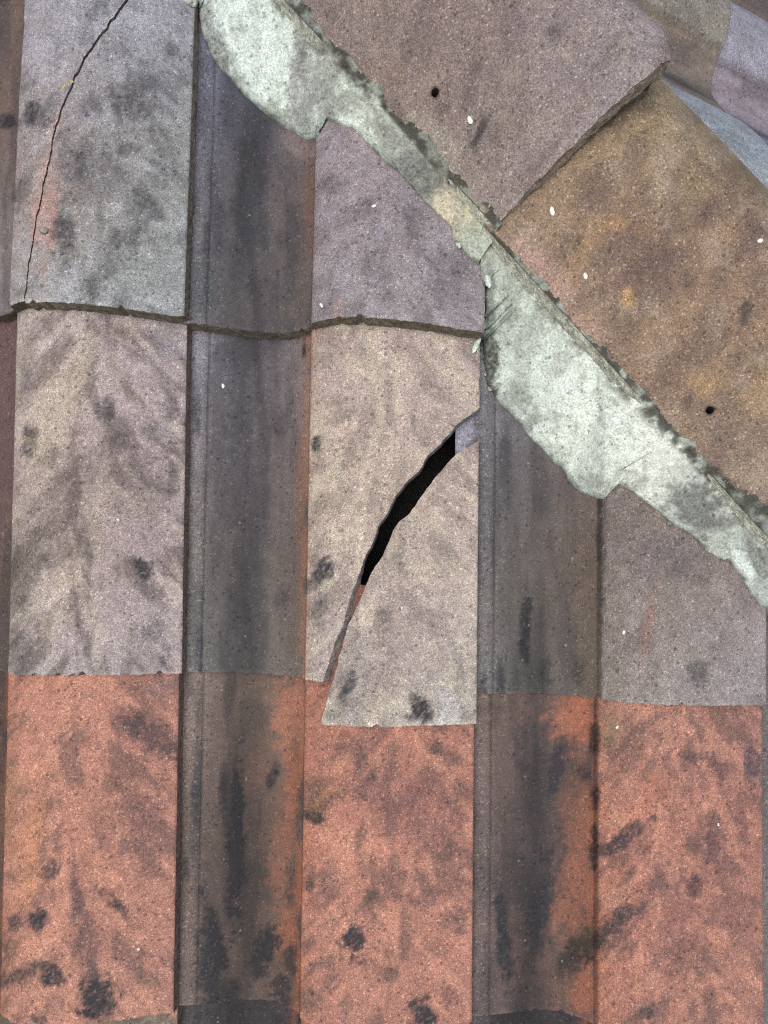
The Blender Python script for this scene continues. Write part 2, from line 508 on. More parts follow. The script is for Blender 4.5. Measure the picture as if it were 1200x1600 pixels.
# ----------------------------------------------------------------------------
# paint jobs of the tiles in view
# ----------------------------------------------------------------------------
def B(*a): return a
PAINT = {}
PAINT[(1, 'a')] = dict(seed=11, roll_c=160, amp=.58, dark=(88, 84, 86), pale=(176, 172, 176), pamp=.3, ln=45,
    pts=[(60, 60, (168, 152, 156)), (40, 200, (160, 138, 138)), (25, 420, (158, 150, 152)), (95, 120, (164, 140, 140)),
         (70, 330, (178, 126, 112)), (150, 60, (150, 146, 160)), (220, 60, (148, 140, 150)), (280, 60, (146, 136, 142)), (130, 200, (136, 126, 126)),
         (220, 200, (128, 122, 124)), (280, 250, (142, 132, 128)), (140, 330, (138, 132, 130)), (220, 350, (142, 138, 138)), (270, 420, (152, 142, 138)),
         (150, 440, (150, 150, 154)), (230, 450, (156, 156, 160)), (70, 440, (164, 150, 146)), (8, 100, (118, 96, 92)), (5, 300, (112, 92, 86))],
    blots=[B(48, 178, 12, 18, 20, .7), B(66, 185, 8, 14, 0, .6), B(32, 300, 12, 25, 10, .45), B(60, 330, 8, 55, 6, .4, (186, 134, 120)),
           B(78, 350, 11, 60, 6, .42, (178, 130, 116)), B(75, 250, 8, 60, 12, .25, (176, 132, 118)), B(205, 165, 34, 22, 40, .5), B(230, 120, 22, 16, 45, .4), B(145, 165, 12, 16, 0, .45),
           B(100, 370, 14, 40, -5, .6), B(232, 320, 13, 34, -35, .5), B(200, 235, 15, 10, 0, .45), B(146, 445, 9, 20, 0, .5), B(190, 370, 30, 16, -30, .4),
           B(12, 190, 10, 12, 20, .8, (50, 46, 50)), B(270, 75, 14, 9, 40, .4), B(150, 270, 26, 60, 25, .35), B(110, 260, 18, 26, 0, .3)])
PAINT[(1, 'b')] = dict(seed=23, roll_c=600, amp=.5, dark=(106, 96, 97), pale=(168, 158, 164), pamp=.3, ln=55, pan_dark=(62, 62, 70), pan_amp=.6,
    pts=[(315, 100, (104, 108, 128)), (330, 300, (104, 104, 116)), (310, 450, (98, 100, 112)), (370, 150, (92, 96, 112)), (400, 300, (80, 80, 90)),
         (450, 250, (108, 98, 98)), (470, 350, (112, 98, 92)), (400, 460, (92, 90, 96)), (470, 460, (112, 102, 96)),
         (540, 230, (148, 130, 136)), (600, 300, (140, 126, 132)), (560, 400, (146, 134, 138)), (680, 400, (142, 130, 138)), (720, 460, (138, 128, 138)), (640, 470, (150, 140, 142))],
    blots=[B(390, 320, 22, 110, 4, .55, (58, 60, 72)), B(410, 200, 14, 60, 10, .4, (66, 68, 80)), B(322, 380, 6, 40, 0, .6, (52, 54, 64)), B(318, 450, 16, 40, 0, .45, (66, 74, 88)), B(485, 300, 8, 90, 0, .35, (128, 92, 74)),
           B(465, 225, 26, 16, 30, .5, (142, 128, 122)), B(425, 120, 16, 60, 0, .3, (80, 84, 100)), B(440, 375, 10, 14, 0, .4),
           B(520, 290, 12, 18, 40, .3), B(560, 330, 40, 16, -30, .3), B(700, 430, 30, 40, 0, .3), B(525, 488, 6, 20, 10, .35, (172, 132, 118)), B(590, 430, 18, 36, -20, .3), B(640, 330, 20, 40, 10, .25)])
PAINT[(2, 'a')] = dict(seed=37, roll_c=140, amp=.72, dark=(98, 84, 80), pale=(196, 178, 158), pamp=.4, ln=75, thr=.49,
    pts=[(60, 530, (172, 158, 148)), (150, 540, (170, 158, 150)), (250, 560, (166, 154, 150)), (80, 640, (180, 164, 144)), (160, 640, (172, 154, 142)), (250, 680, (156, 142, 138)),
         (60, 780, (160, 144, 130)), (150, 780, (166, 148, 138)), (240, 820, (152, 138, 134)), (60, 900, (152, 138, 122)), (150, 900, (174, 156, 140)), (240, 930, (164, 150, 144)),
         (60, 1020, (164, 154, 144)), (150, 1020, (174, 162, 152)), (240, 1020, (170, 158, 154)), (5, 650, (112, 94, 88)), (4, 900, (108, 96, 86))],
    blots=[B(48, 690, 11, 22, 15, .75), B(75, 712, 16, 14, 20, .5), B(44, 585, 9, 18, 15, .4), B(165, 640, 12, 20, -20, .55), B(192, 690, 14, 16, -10, .45), B(238, 672, 16, 14, 0, .4), B(266, 645, 14, 18, 0, .5), B(272, 750, 10, 20, 0, .5),
           B(222, 888, 11, 22, -45, .85, (54, 52, 56)), B(250, 925, 7, 14, -45, .5), B(30, 900, 26, 80, 15, .5, (84, 76, 64)), B(25, 1020, 24, 26, 30, .5, (84, 80, 72)), B(240, 985, 16, 18, -20, .4),
           B(98, 770, 26, 60, 12, .4, (96, 80, 76)), B(175, 735, 30, 50, -12, .35, (104, 88, 84)), B(100, 855, 30, 40, 20, .35, (92, 80, 72)), B(225, 770, 26, 50, -20, .4, (108, 94, 90)), B(255, 1035, 5, 10, -30, .6), B(255, 530, 22, 30, 0, .45, (110, 106, 116)), B(90, 640, 30, 90, 20, .35, (192, 172, 146)), B(95, 930, 16, 70, 15, .35, (196, 176, 154))])
PAINT[(2, 'b')] = dict(seed=41, roll_c=600, amp=.5, dark=(122, 106, 98), pale=(200, 184, 160), pamp=.45, ln=60, pan_dark=(72, 70, 72), pan_amp=.5, rust=((178, 128, 92), .75),
    pts=[(305, 560, (142, 140, 154)), (330, 620, (132, 128, 136)), (370, 560, (100, 100, 114)), (450, 560, (132, 122, 122)), (300, 760, (120, 116, 116)), (380, 720, (98, 92, 94)), (450, 700, (120, 106, 98)),
         (300, 950, (112, 110, 112)), (380, 900, (94, 90, 88)), (450, 900, (112, 102, 92)), (310, 1030, (116, 118, 120)), (400, 1030, (106, 102, 98)), (460, 1030, (118, 110, 100)),
         (520, 560, (182, 164, 148)), (620, 560, (178, 160, 146)), (700, 590, (172, 156, 148)), (560, 680, (186, 166, 142)), (640, 680, (184, 166, 146)), (520, 800, (184, 166, 142)), (580, 780, (182, 166, 142)), (510, 900, (172, 156, 138)),
         (500, 1000, (168, 156, 148)), (540, 900, (180, 164, 146)), (600, 900, (182, 166, 148)), (700, 800, (182, 166, 152)), (680, 1000, (180, 166, 148)), (720, 1100, (170, 162, 158)), (600, 1080, (180, 166, 148))],
    blots=[B(378, 640, 24, 150, 0, .5, (72, 72, 82)), B(395, 850, 22, 160, 0, .45, (74, 72, 74)), B(440, 660, 12, 20, 10, .35), B(440, 930, 10, 16, 10, .4), B(308, 650, 6, 30, 0, .6, (60, 64, 76)), B(380, 545, 40, 26, 0, .4, (76, 78, 92)),
           B(476, 545, 3, 16, 3, .8, (40, 38, 36)), B(494, 692, 9, 16, 15, .75), B(505, 890, 14, 20, 35, .8), B(487, 910, 10, 14, 35, .5), B(500, 790, 10, 24, 30, .4, (112, 98, 88)), B(500, 950, 12, 24, 20, .4), B(540, 780, 14, 30, 35, .3, (126, 106, 102)), B(535, 630, 10, 14, 0, .3, (130, 114, 104)),
           B(312, 1020, 5, 40, 0, .55, (62, 66, 80)), B(470, 780, 6, 90, 0, .3, (140, 104, 80))])
FRAG_BLOTS = [B(656, 1110, 18, 15, 70, .9), B(545, 1068, 8, 22, 25, .75, (64, 64, 74)), B(535, 1095, 14, 14, 0, .4), B(690, 855, 10, 30, -40, .45, (118, 104, 102)), B(520, 1118, 12, 6, 0, .3), B(600, 960, 9, 12, 0, .35), B(555, 995, 7, 14, 10, .4, (96, 92, 80)), B(700, 1120, 40, 18, 80, .4, (186, 182, 180)), B(720, 1060, 10, 22, 0, .3), B(630, 870, 12, 16, 0, .3), B(660, 1000, 40, 60, 0, .3, (140, 122, 122))]
PAINT[(2, 'c')] = dict(seed=53, roll_c=1080, amp=.4, dark=(100, 88, 88), pale=(160, 146, 142), pamp=.3, ln=60, pan_dark=(74, 72, 74), pan_amp=.5,
    pts=[(765, 640, (128, 130, 142)), (762, 800, (116, 120, 126)), (762, 1040, (126, 132, 138)), (820, 700, (112, 104, 104)), (820, 850, (106, 98, 94)), (900, 800, (112, 98, 92)), (850, 1000, (100, 92, 88)), (920, 950, (112, 96, 86)),
         (800, 1060, (94, 90, 92)), (900, 1060, (108, 100, 92)), (980, 820, (120, 106, 104)), (1060, 880, (120, 106, 104)), (1000, 980, (132, 114, 110)), (1100, 960, (138, 120, 116)), (1000, 1060, (140, 130, 126)), (1120, 1050, (150, 140, 142)), (1180, 1040, (150, 142, 150))],
    blots=[B(720, 676, 15, 36, 0, .7, (168, 166, 178)), B(822, 975, 7, 55, 1, .85, (52, 54, 68)), B(782, 1060, 7, 24, 0, .7, (56, 56, 66)), B(852, 1050, 8, 28, 0, .55, (58, 58, 70)), B(806, 1062, 6, 20, 0, .4, (60, 60, 70)), B(772, 800, 6, 60, 0, .45, (74, 76, 80)), B(940, 860, 6, 120, 0, .6, (66, 58, 52)), B(905, 1050, 8, 16, 0, .5), B(790, 720, 8, 30, 0, .35),
           B(1020, 870, 40, 30, 0, .35, (104, 92, 92)), B(1090, 1050, 14, 20, 10, .5), B(1060, 870, 30, 40, -30, .3), B(1012, 980, 8, 60, 10, .4, (142, 104, 90)), B(755, 1075, 6, 20, 0, .7), B(880, 960, 10, 40, 0, .3, (70, 68, 76))])
TER = dict(amp=.68, dark=(108, 82, 76), pale=(204, 144, 118), pamp=.42, rust=((188, 118, 84), .9), pan_dark=(62, 60, 60))
PAINT[(3, 'a')] = dict(TER, seed=61, roll_c=140, ln=55,
    pts=[(40, 1090, (184, 122, 98)), (140, 1090, (194, 128, 104)), (250, 1090, (172, 118, 102)), (50, 1200, (188, 126, 100)), (150, 1180, (196, 130, 106)), (240, 1200, (160, 110, 94)), (60, 1300, (188, 126, 98)), (150, 1300, (192, 126, 102)),
         (240, 1320, (160, 112, 98)), (50, 1420, (180, 118, 92)), (150, 1420, (180, 116, 96)), (240, 1420, (176, 120, 102)), (60, 1540, (172, 116, 92)), (150, 1540, (176, 122, 104)), (240, 1540, (174, 124, 106)), (4, 1300, (104, 80, 70)), (4, 1150, (92, 74, 68))],
    blots=[B(235, 1148, 18, 48, -58, .8, (92, 72, 70)), B(212, 1120, 9, 14, -40, .5), B(62, 1438, 13, 20, 20, .95), B(82, 1524, 15, 17, 10, .95), B(150, 1562, 24, 32, -25, .95, (50, 48, 52)), B(182, 1415, 10, 34, -45, .8), B(80, 1355, 11, 20, 10, .75, (82, 66, 64)), B(120, 1405, 8, 36, -8, .6, (90, 68, 66)),
           B(190, 1260, 22, 60, -25, .5, (124, 88, 80)), B(240, 1290, 22, 50, -20, .5, (120, 88, 82)), B(20, 1528, 44, 12, -20, .7, (70, 62, 58)), B(12, 1480, 12, 24, 0, .6, (74, 64, 58)), B(25, 1440, 10, 14, 20, .5), B(140, 1470, 18, 40, -12, .5, (104, 78, 72)), B(145, 1515, 8, 24, -10, .45), B(230, 1365, 22, 14, -20, .45, (116, 84, 78)),
           B(175, 1225, 10, 14, 0, .5, (110, 82, 70)), B(60, 1595, 14, 10, 0, .6), B(50, 1320, 14, 80, 8, .35, (206, 140, 98)), B(170, 1385, 10, 20, 0, .3, (206, 136, 112)), B(255, 1080, 20, 16, 0, .5, (128, 104, 98)), B(15, 1250, 12, 60, 5, .3, (120, 100, 70))])
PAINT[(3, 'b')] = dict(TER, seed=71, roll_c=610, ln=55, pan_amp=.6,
    pts=[(300, 1100, (128, 120, 114)), (300, 1300, (92, 84, 78)), (300, 1500, (104, 98, 92)), (360, 1100, (114, 104, 94)), (380, 1200, (92, 82, 74)), (380, 1350, (84, 76, 70)), (380, 1500, (90, 80, 74)), (440, 1100, (150, 118, 100)), (440, 1200, (120, 96, 82)), (440, 1350, (112, 90, 76)), (440, 1450, (120, 90, 74)), (430, 1550, (98, 84, 76)),
         (500, 1150, (172, 110, 86)), (520, 1250, (186, 120, 94)), (600, 1200, (176, 114, 92)), (680, 1200, (168, 112, 94)), (520, 1380, (194, 124, 96)), (600, 1330, (180, 118, 98)), (690, 1330, (172, 114, 98)), (520, 1500, (180, 118, 96)), (620, 1480, (184, 122, 100)), (700, 1500, (176, 120, 102)), (550, 1570, (168, 118, 96)), (640, 1560, (176, 118, 96))],
    blots=[B(556, 950, 44, 100, 15, .9, (122, 78, 68)), B(448, 1120, 20, 44, 0, .6, (178, 122, 98)), B(440, 1330, 14, 80, 4, .5, (150, 106, 86)), B(448, 1450, 13, 34, 10, .55, (164, 110, 86)), B(405, 1190, 16, 40, 10, .3, (140, 104, 86)), B(455, 1220, 9, 60, 0, .5, (170, 114, 88)), B(368, 1320, 12, 120, 2, .9, (50, 50, 62)), B(338, 1470, 10, 70, -14, .95, (48, 48, 60)), B(328, 1510, 16, 60, 0, .8, (50, 50, 60)), B(418, 1482, 18, 36, 18, .95, (48, 48, 54)), B(440, 1545, 12, 30, 0, .8, (54, 52, 56)), B(306, 1275, 7, 60, 2, .7, (56, 56, 64)), B(425, 1215, 7, 24, 18, .8), B(350, 1240, 7, 30, 0, .6), B(455, 1500, 9, 20, 0, .5), B(290, 1360, 6, 16, 0, .6),  # first blot: unweathered tile head inside the crack gap, its shade painted in
           B(360, 1560, 16, 30, 0, .7, (54, 54, 58)), B(395, 1130, 30, 30, 0, .45, (86, 80, 76)),
           B(660, 1586, 24, 20, 60, .95, (50, 48, 52)), B(556, 1472, 16, 26, 15, .9, (56, 50, 52)), B(494, 1278, 16, 8, 10, .85, (66, 58, 54)), B(562, 1185, 9, 18, 0, .7, (84, 66, 66)), B(680, 1168, 14, 8, 0, .7, (86, 72, 68)), B(705, 1190, 20, 12, -35, .5, (104, 80, 76)), B(582, 1215, 8, 10, 0, .6), B(580, 1400, 12, 14, 0, .7, (82, 68, 60)),
           B(545, 1165, 26, 18, 0, .45, (110, 80, 74)), B(640, 1250, 40, 18, -30, .45, (112, 80, 76)), B(620, 1260, 40, 60, -35, .4, (118, 82, 78)), B(700, 1290, 26, 40, 0, .4, (116, 84, 80)), B(665, 1405, 18, 16, 0, .6, (100, 74, 72)), B(715, 1440, 16, 20, 0, .55, (96, 76, 74)), B(605, 1520, 12, 12, 0, .55, (88, 72, 64)), B(485, 1385, 6, 10, 0, .6), B(500, 1240, 22, 30, 0, .45, (112, 86, 62)), B(475, 1560, 18, 18, 0, .5, (96, 78, 68)), B(700, 1560, 10, 18, 0, .4), B(700, 1335, 7, 12, 0, .5, (90, 72, 68))])
PAINT[(3, 'c')] = dict(TER, seed=83, roll_c=1060, ln=55, pan_amp=.55, amp=.72,
    pts=[(750, 1150, (108, 102, 94)), (750, 1350, (96, 90, 82)), (750, 1550, (112, 104, 98)), (800, 1150, (100, 92, 88)), (820, 1300, (84, 78, 78)), (820, 1500, (86, 80, 80)), (890, 1120, (160, 114, 92)), (890, 1250, (112, 86, 76)), (890, 1400, (116, 88, 74)), (890, 1540, (132, 92, 74)), (860, 1200, (92, 80, 76)),
         (960, 1130, (180, 128, 104)), (1050, 1130, (176, 120, 100)), (1160, 1130, (166, 118, 106)), (980, 1260, (168, 108, 86)), (1080, 1240, (172, 110, 90)), (1160, 1260, (170, 114, 98)), (980, 1400, (176, 108, 82)), (1080, 1400, (162, 104, 88)), (1160, 1400, (166, 112, 96)), (980, 1540, (166, 106, 84)), (1080, 1540, (168, 112, 94)), (1160, 1540, (166, 118, 102))],
    blots=[B(896, 1125, 36, 34, 10, .7, (176, 116, 90)), B(905, 1330, 20, 70, 4, .5, (154, 106, 86)), B(892, 1410, 24, 50, 10, .5, (160, 108, 86)), B(910, 1545, 18, 40, 0, .55, (166, 108, 84)), B(885, 1260, 14, 40, 0, .4, (146, 102, 84)), B(862, 1560, 12, 30, 0, .4, (140, 100, 84)), B(840, 1250, 28, 170, 2, .5, (66, 66, 74)), B(786, 1470, 10, 60, -6, .85, (52, 54, 66)), B(845, 1420, 14, 70, 8, .75, (56, 56, 68)), B(872, 1190, 9, 40, 12, .85, (58, 56, 66)), B(912, 1208, 12, 14, 10, .75, (70, 58, 58)), B(905, 1490, 20, 42, 52, .85, (62, 56, 52)), B(930, 1158, 7, 26, 0, .8, (62, 48, 44)), B(930, 1245, 7, 16, 0, .75, (60, 46, 42)), B(929, 1320, 6, 30, 0, .75, (60, 46, 42)),
           B(830, 1560, 30, 30, 0, .5, (64, 64, 70)), B(918, 1470, 14, 20, 30, .5, (70, 62, 48)),
           B(1100, 1190, 16, 34, -50, .75, (96, 74, 72)), B(1178, 1200, 15, 26, -10, .75, (90, 74, 78)), B(1110, 1320, 16, 34, -15, .7, (100, 74, 72)), B(978, 1305, 12, 48, 52, .8, (76, 60, 60)), B(975, 1432, 14, 40, 58, .8, (78, 62, 62)), B(1084, 1385, 9, 18, 0, .75, (82, 62, 60)), B(1012, 1580, 9, 14, 40, .7, (76, 62, 58)), B(1000, 1150, 16, 18, 60, .5, (112, 84, 74)), B(955, 1145, 14, 30, 0, .5, (120, 106, 82)),
           B(1150, 1440, 30, 60, -30, .45, (116, 84, 80)), B(1060, 1440, 26, 60, 10, .45, (112, 80, 76)), B(1020, 1380, 14, 40, 10, .4, (114, 80, 76)), B(1130, 1250, 16, 50, -40, .45, (114, 82, 80)), B(985, 1185, 14, 24, 50, .4), B(1140, 1345, 12, 30, -40, .5, (106, 80, 78)), B(1090, 1500, 10, 24, -20, .45, (100, 76, 70)), B(1015, 1240, 20, 50, 40, .3, (200, 128, 100)), B(1115, 1230, 7, 60, -22, .5, (204, 140, 116))])
PAINT[(4, 'b')] = dict(TER, seed=97, roll_c=610, ln=55, pan_amp=.7, pts=[(300, 1590, (84, 80, 78)), (380, 1590, (62, 60, 62)), (460, 1590, (66, 62, 62)), (600, 1700, (150, 100, 80))], blots=[B(385, 1600, 50, 60, 0, .6, (48, 48, 54))])
PAINT[(4, 'c')] = dict(TER, seed=101, roll_c=1060, ln=55, pan_amp=.6, pts=[(760, 1590, (92, 86, 84)), (830, 1590, (60, 58, 62)), (900, 1590, (66, 62, 62)), (1060, 1700, (150, 100, 80))], blots=[B(840, 1600, 60, 60, 0, .6, (46, 46, 52))])
PAINT[(4, 'a')] = dict(TER, seed=103, roll_c=140, ln=55, pts=[(100, 1600, (128, 122, 100)), (10, 1600, (90, 80, 72)), (260, 1600, (124, 116, 100))])
PAINT[(2, 'z')] = dict(PAINT[(2, 'a')], seed=109, roll_c=-300); PAINT[(3, 'z')] = dict(PAINT[(3, 'a')], seed=113, roll_c=-300)
PAINT[(1, 'z')] = dict(PAINT[(1, 'a')], seed=119, roll_c=-300)
PAINT[(1, 'a')]['pts'] = [(x, y, (c[0] - 7, c[1] - 1, c[2] - 5)) for (x, y, c) in PAINT[(1, 'a')]['pts']]
for _k in ((2, 'a'), (2, 'b')):
    PAINT[_k]['pts'] = [(x, y, (c[0] - 5, c[1] - 8, c[2] - 3) if c[0] - c[2] > 15 else (c[0] - 2, c[1] - 1, c[2] - 7)) for (x, y, c) in PAINT[_k]['pts']]
for _k in ((1, 'b'), (2, 'c')):
    PAINT[_k]['pts'] = [(x, y, (c[0] - 2, c[1] - 2, c[2] - 8)) for (x, y, c) in PAINT[_k]['pts']]
for _k in ((3, 'a'), (3, 'b'), (3, 'c')):
    PAINT[_k]['pts'] = [(x, y, tuple(.70 * a + .30 * b for a, b in zip(c, (146, 112, 104))) if c[0] - c[2] > 52 else c) for (x, y, c) in PAINT[_k]['pts']]
PAINT[(3, 'd')] = dict(PAINT[(3, 'c')], seed=151, pts=[(1210, 1300, (104, 98, 94)), (1500, 1300, (170, 112, 92))], blots=())
PAINT[(2, 'd')] = dict(PAINT[(2, 'c')], seed=153, pts=[(1210, 900, (104, 98, 98)), (1500, 900, (140, 122, 118))], blots=())
GEN = [dict(TER, seed=131, roll_c=0, pts=[(0, 0, (172, 116, 94)), (0, 400, (164, 112, 94))]),
       dict(seed=137, roll_c=0, amp=.55, dark=(104, 90, 86), pts=[(0, 0, (168, 150, 138)), (0, 400, (158, 144, 134))]),
       dict(seed=139, roll_c=0, amp=.45, dark=(100, 92, 96), pts=[(0, 0, (142, 130, 136)), (0, 400, (136, 126, 126))])]

# ----------------------------------------------------------------------------
# roof slope in view
# ----------------------------------------------------------------------------
slope = empty('tiled_roof_slope', W @ Matrix.Translation(A(600, 2400, 0)))
tag(slope, 'weathered roof slope of red, buff and grey concrete tiles left of the mortared hip', 'roof')
ROOT_OFF = Vector(A(600, 2400, 0))

def reparent(o, root, off):
    o.parent = root
    o.location = o.location - off
    return o

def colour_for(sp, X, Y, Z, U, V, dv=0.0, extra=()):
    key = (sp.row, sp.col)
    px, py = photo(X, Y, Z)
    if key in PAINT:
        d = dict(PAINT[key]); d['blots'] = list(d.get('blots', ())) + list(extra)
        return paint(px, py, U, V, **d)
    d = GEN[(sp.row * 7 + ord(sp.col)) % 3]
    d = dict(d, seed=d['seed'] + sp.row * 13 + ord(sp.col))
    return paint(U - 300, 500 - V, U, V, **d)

def make_tile(key, name='roof_tile', uL=None, uR=None, ucols=U_COLS, vrows=V_ROWS, edges=None, parent=slope, clip=False, extra=(), flare=None, **kw):
    sp = SP[key]
    sd_ = abs(hash_key(key))
    X, Y, Z, U, V = tile_arrays(sp, ucols, vrows, sd_, uL, uR, **kw)
    C = colour_for(sp, X, Y, Z, U, V, extra=extra)
    # a dirt line where the tile above ends, a paler worn lower arris with its highlight painted in
    if edges is None:
        edges = [EDGE_MOSS if key[0] <= 1 else EDGE_GREY, EDGE_DARK, EDGE_DARK, lin((118, 104, 94))]
    g = Geo()
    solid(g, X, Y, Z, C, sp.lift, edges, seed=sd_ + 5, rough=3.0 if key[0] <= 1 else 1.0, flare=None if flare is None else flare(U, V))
    o = g.build(name, M_TILE, None, clip=(CLIP_SHORT if key == (1, 'b') else HIPCLIP) if clip else None)
    loc = Vector(o.matrix_world.translation)
    o.matrix_world = Matrix.Identity(4)
    o.location = W.inverted() @ loc
    if parent is slope:
        o.parent = slope; o.location = o.location - ROOT_OFF
    elif parent is not None:
        o.parent = parent
        o.location = o.location - (ROOT_OFF + parent.location)
    else:
        o.matrix_world = W @ Matrix.Translation(o.location)
    return o

def hash_key(key):
    return key[0] * 37 + ord(key[1]) * 11 + 500

COARSE_U = np.unique(np.concatenate([np.arange(-36, 184, 11.0), [185, 189.5], np.arange(196, 436, 12), [439, 441.0]]))
COARSE_V = np.concatenate([[0, 2, 6], np.arange(20, 641, 20)])

# --- the tile cracked along its length at the top left: two pieces still in place
sp = SP[(1, 'a')]
CRK1 = [(210, -14), (200, 0), (185, 20), (160, 55), (130, 95), (116, 125), (101, 160), (88, 200), (79, 240), (69, 290), (59, 340), (50, 390), (43, 440), (38, 470), (37, 478)]
cv, cu = inside_crack(sp, CRK1)
v_lo, v_hi = cv[0], cv[-1]
cu = np.concatenate([cu, [cu[-1] + 60, cu[-1] + 70]]); cv = np.concatenate([cv, [v_hi + 75, 700]])
crack1 = jag(lambda v: np.interp(v, cv, cu), 2.6, 5)
k1 = (U_COLS[U_COLS >= 187] - 187) / (UW - 187)
right_cols = np.concatenate([[0, .004, .012], np.arange(.02, .985, .0125), [.99, .996, 1.0]])
main1 = make_tile((1, 'a'), ucols=right_cols, uL=lambda v: crack1(v) + 1.1, edges=[EDGE_MOSS, EDGE_DARK, lin((130, 112, 104)), lin((128, 116, 104))])
tag(main1, 'grey tile split lengthwise by a dark crack, at the upper left')
piece1 = make_tile((1, 'a'), name='broken_piece', uR=lambda v: crack1(v) - 1.1, ufix=184.0, parent=main1, dv=5.0, dz=-2.5, du=-1.0,
                   edges=[EDGE_MOSS * .6, EDGE_DARK, EDGE_DARK, lin((130, 114, 106))])
tag(piece1, 'pinkish strip broken off along the crack')

# --- the buff tile whose lower right corner has broken off
sp = SP[(2, 'b')]
CRK2 = [(752, 635), (748.6, 638.6), (716.6, 664), (711.5, 670.6), (693, 692.6), (672.7, 713), (659, 736.5), (637, 755), (620, 778.7), (608.5, 802), (595, 822.6), (585, 849.6), (570, 880), (559.6, 903.6), (549.5, 924), (544.4, 944), (536, 978), (527.5, 994.7), (517.4, 1021.7), (505.6, 1064)]
cv2, cu2 = inside_crack(sp, CRK2)
def ub2(v):
    return np.where(v > cv2[-1], UW, np.interp(v, cv2, cu2))
vr2 = np.unique(np.concatenate([V_ROWS[V_ROWS < 350], np.arange(350, 470, 2.1), V_ROWS[V_ROWS > 470]]))
main2 = make_tile((2, 'b'), uR=jag(lambda v: ub2(v) - 3.5 * sst(v, 130, 190) * sst(-v, -cv2[-1] + 4, -cv2[-1] + 30), 1.8, 9), ufix=191.0, vrows=vr2, edges=[EDGE_PALE, EDGE_DARK, EDGE_DARK, lin((140, 134, 132))],
                  flare=lambda U, V: 9.0 * np.clip((U - 200) / np.maximum(ub2(V) - 200, 20), 0, 1) ** 3 * (1 - sst(V, 90, 190)))
tag(main2, 'buff tile with its lower right corner broken away')

# --- the loose corner, slipped down the slope
SLIP = 50.0
CRK3 = [(749, 686), (745, 689), (711.5, 709.5), (703, 718), (676, 748), (662.5, 767), (635.5, 804), (622, 814), (613.6, 827.6), (603.5, 849.6), (595, 868), (578, 902), (573, 919), (561, 946), (549.5, 971), (541, 995), (532.6, 1028.5), (526, 1052), (515.7, 1086), (510.6, 1106), (504, 1128), (503, 1134)]
class Slid(Spec):
    pass
fs = Spec(2, 'b', 743.0, 1121.0, .55, .012)
fs.frag = True
cv3, cu3 = inside_crack(fs, CRK3)
topv = cv3[-1]
vr3 = np.concatenate([[0, .8, 2.2, 4.5, 8], np.arange(11.5, topv - 4, 3.0), [topv - 3, topv - 1.4, topv - .3]])
cols3 = np.concatenate([[0, .004, .014], np.arange(.025, .985, .014), [.99, .996, 1.0]])
f3 = jag(lambda v: np.minimum(np.interp(v, cv3, cu3) - 2.5 + 5.0 * sst(v, 190, 250), UW - 1.0), 1.6, 21)
X, Y, Z, U, V = tile_arrays(fs, cols3, vr3, 777, uL=f3, dz=1.5)
px, py = photo(X, Y, Z)
pf = dict(PAINT[(2, 'b')]); pf['blots'] = FRAG_BLOTS
C = paint(px, py, U, V, **pf)
g = Geo(); solid(g, X, Y, Z, C, TH, [EDGE_PALE, EDGE_GREY, EDGE_PALE, EDGE_DARK * .8], seed=60)
frag = g.build('tile_fragment', M_TILE)
tag(frag, 'loose tapering buff corner of a broken tile, slipped down below the black gap', 'tile fragment')

# --- whole tiles
TILES = {}
CHIPS = {(2, 'a'): [(279, 5, 3), (312, 6, 4.5), (300, 3, 3), (412, 5, 4), (240, 3, 3)], (2, 'c'): [(160, 4, 3), (186, 5, 3), (300, 3, 4)], (3, 'a'): [(330, 4, 4)], (3, 'c'): [(140, 4, 4), (100, 3, 3)], (3, 'b'): [(60, 3, 4)]}
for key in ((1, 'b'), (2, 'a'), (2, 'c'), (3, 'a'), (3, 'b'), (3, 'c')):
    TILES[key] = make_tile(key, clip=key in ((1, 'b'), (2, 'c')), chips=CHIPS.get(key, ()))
TILES[(2, 'b')] = main2; TILES[(1, 'a')] = main1
for key in ((4, 'a'), (4, 'b'), (4, 'c'), (1, 'z'), (2, 'z'), (3, 'z'), (0, 'a'), (0, 'b')):
    make_tile(key, ucols=U_COLS[U_COLS < 120][::2] if key == (1, 'c') else U_COLS[::2], vrows=V_ROWS[::2], clip=key in ((0, 'b'), (0, 'a'), (1, 'c')))
for key in SP:
    if key in ((2, 'd'), (3, 'd'), (4, 'd'), (5, 'd'), (4, 'z'), (5, 'z'), (5, 'a'), (5, 'b'), (5, 'c'), (0, 'z'), (-1, 'z'), (-1, 'a')) or key[1] == 'y':
        make_tile(key, ucols=COARSE_U, vrows=COARSE_V, clip=key in ((2, 'd'), (-1, 'a'), (3, 'd')))

# ----------------------------------------------------------------------------
# the other slope, falling away beyond the hip
# ----------------------------------------------------------------------------
cp, sp_ = math.cos(PITCH), math.sin(PITCH)
bx = Vector((0, cp, -sp_)); by = Vector((-cp, sp_ * sp_, sp_ * cp)); bz = Vector((sp_, cp * sp_, cp * cp))
far = empty('far_roof_slope', W @ Matrix.Translation(A(1500, 400, -300)))
tag(far, 'grey and bluish tiled roof slope falling away at the upper right behind the hip', 'roof')
FOFF = Vector(A(1500, 400, -300))
FB = Matrix((( bx.x, by.x, bz.x, 0), (bx.y, by.y, bz.y, 0), (bx.z, by.z, bz.z, 0), (0, 0, 0, 1)))
H0 = Vector(A(HX, HY, 0))

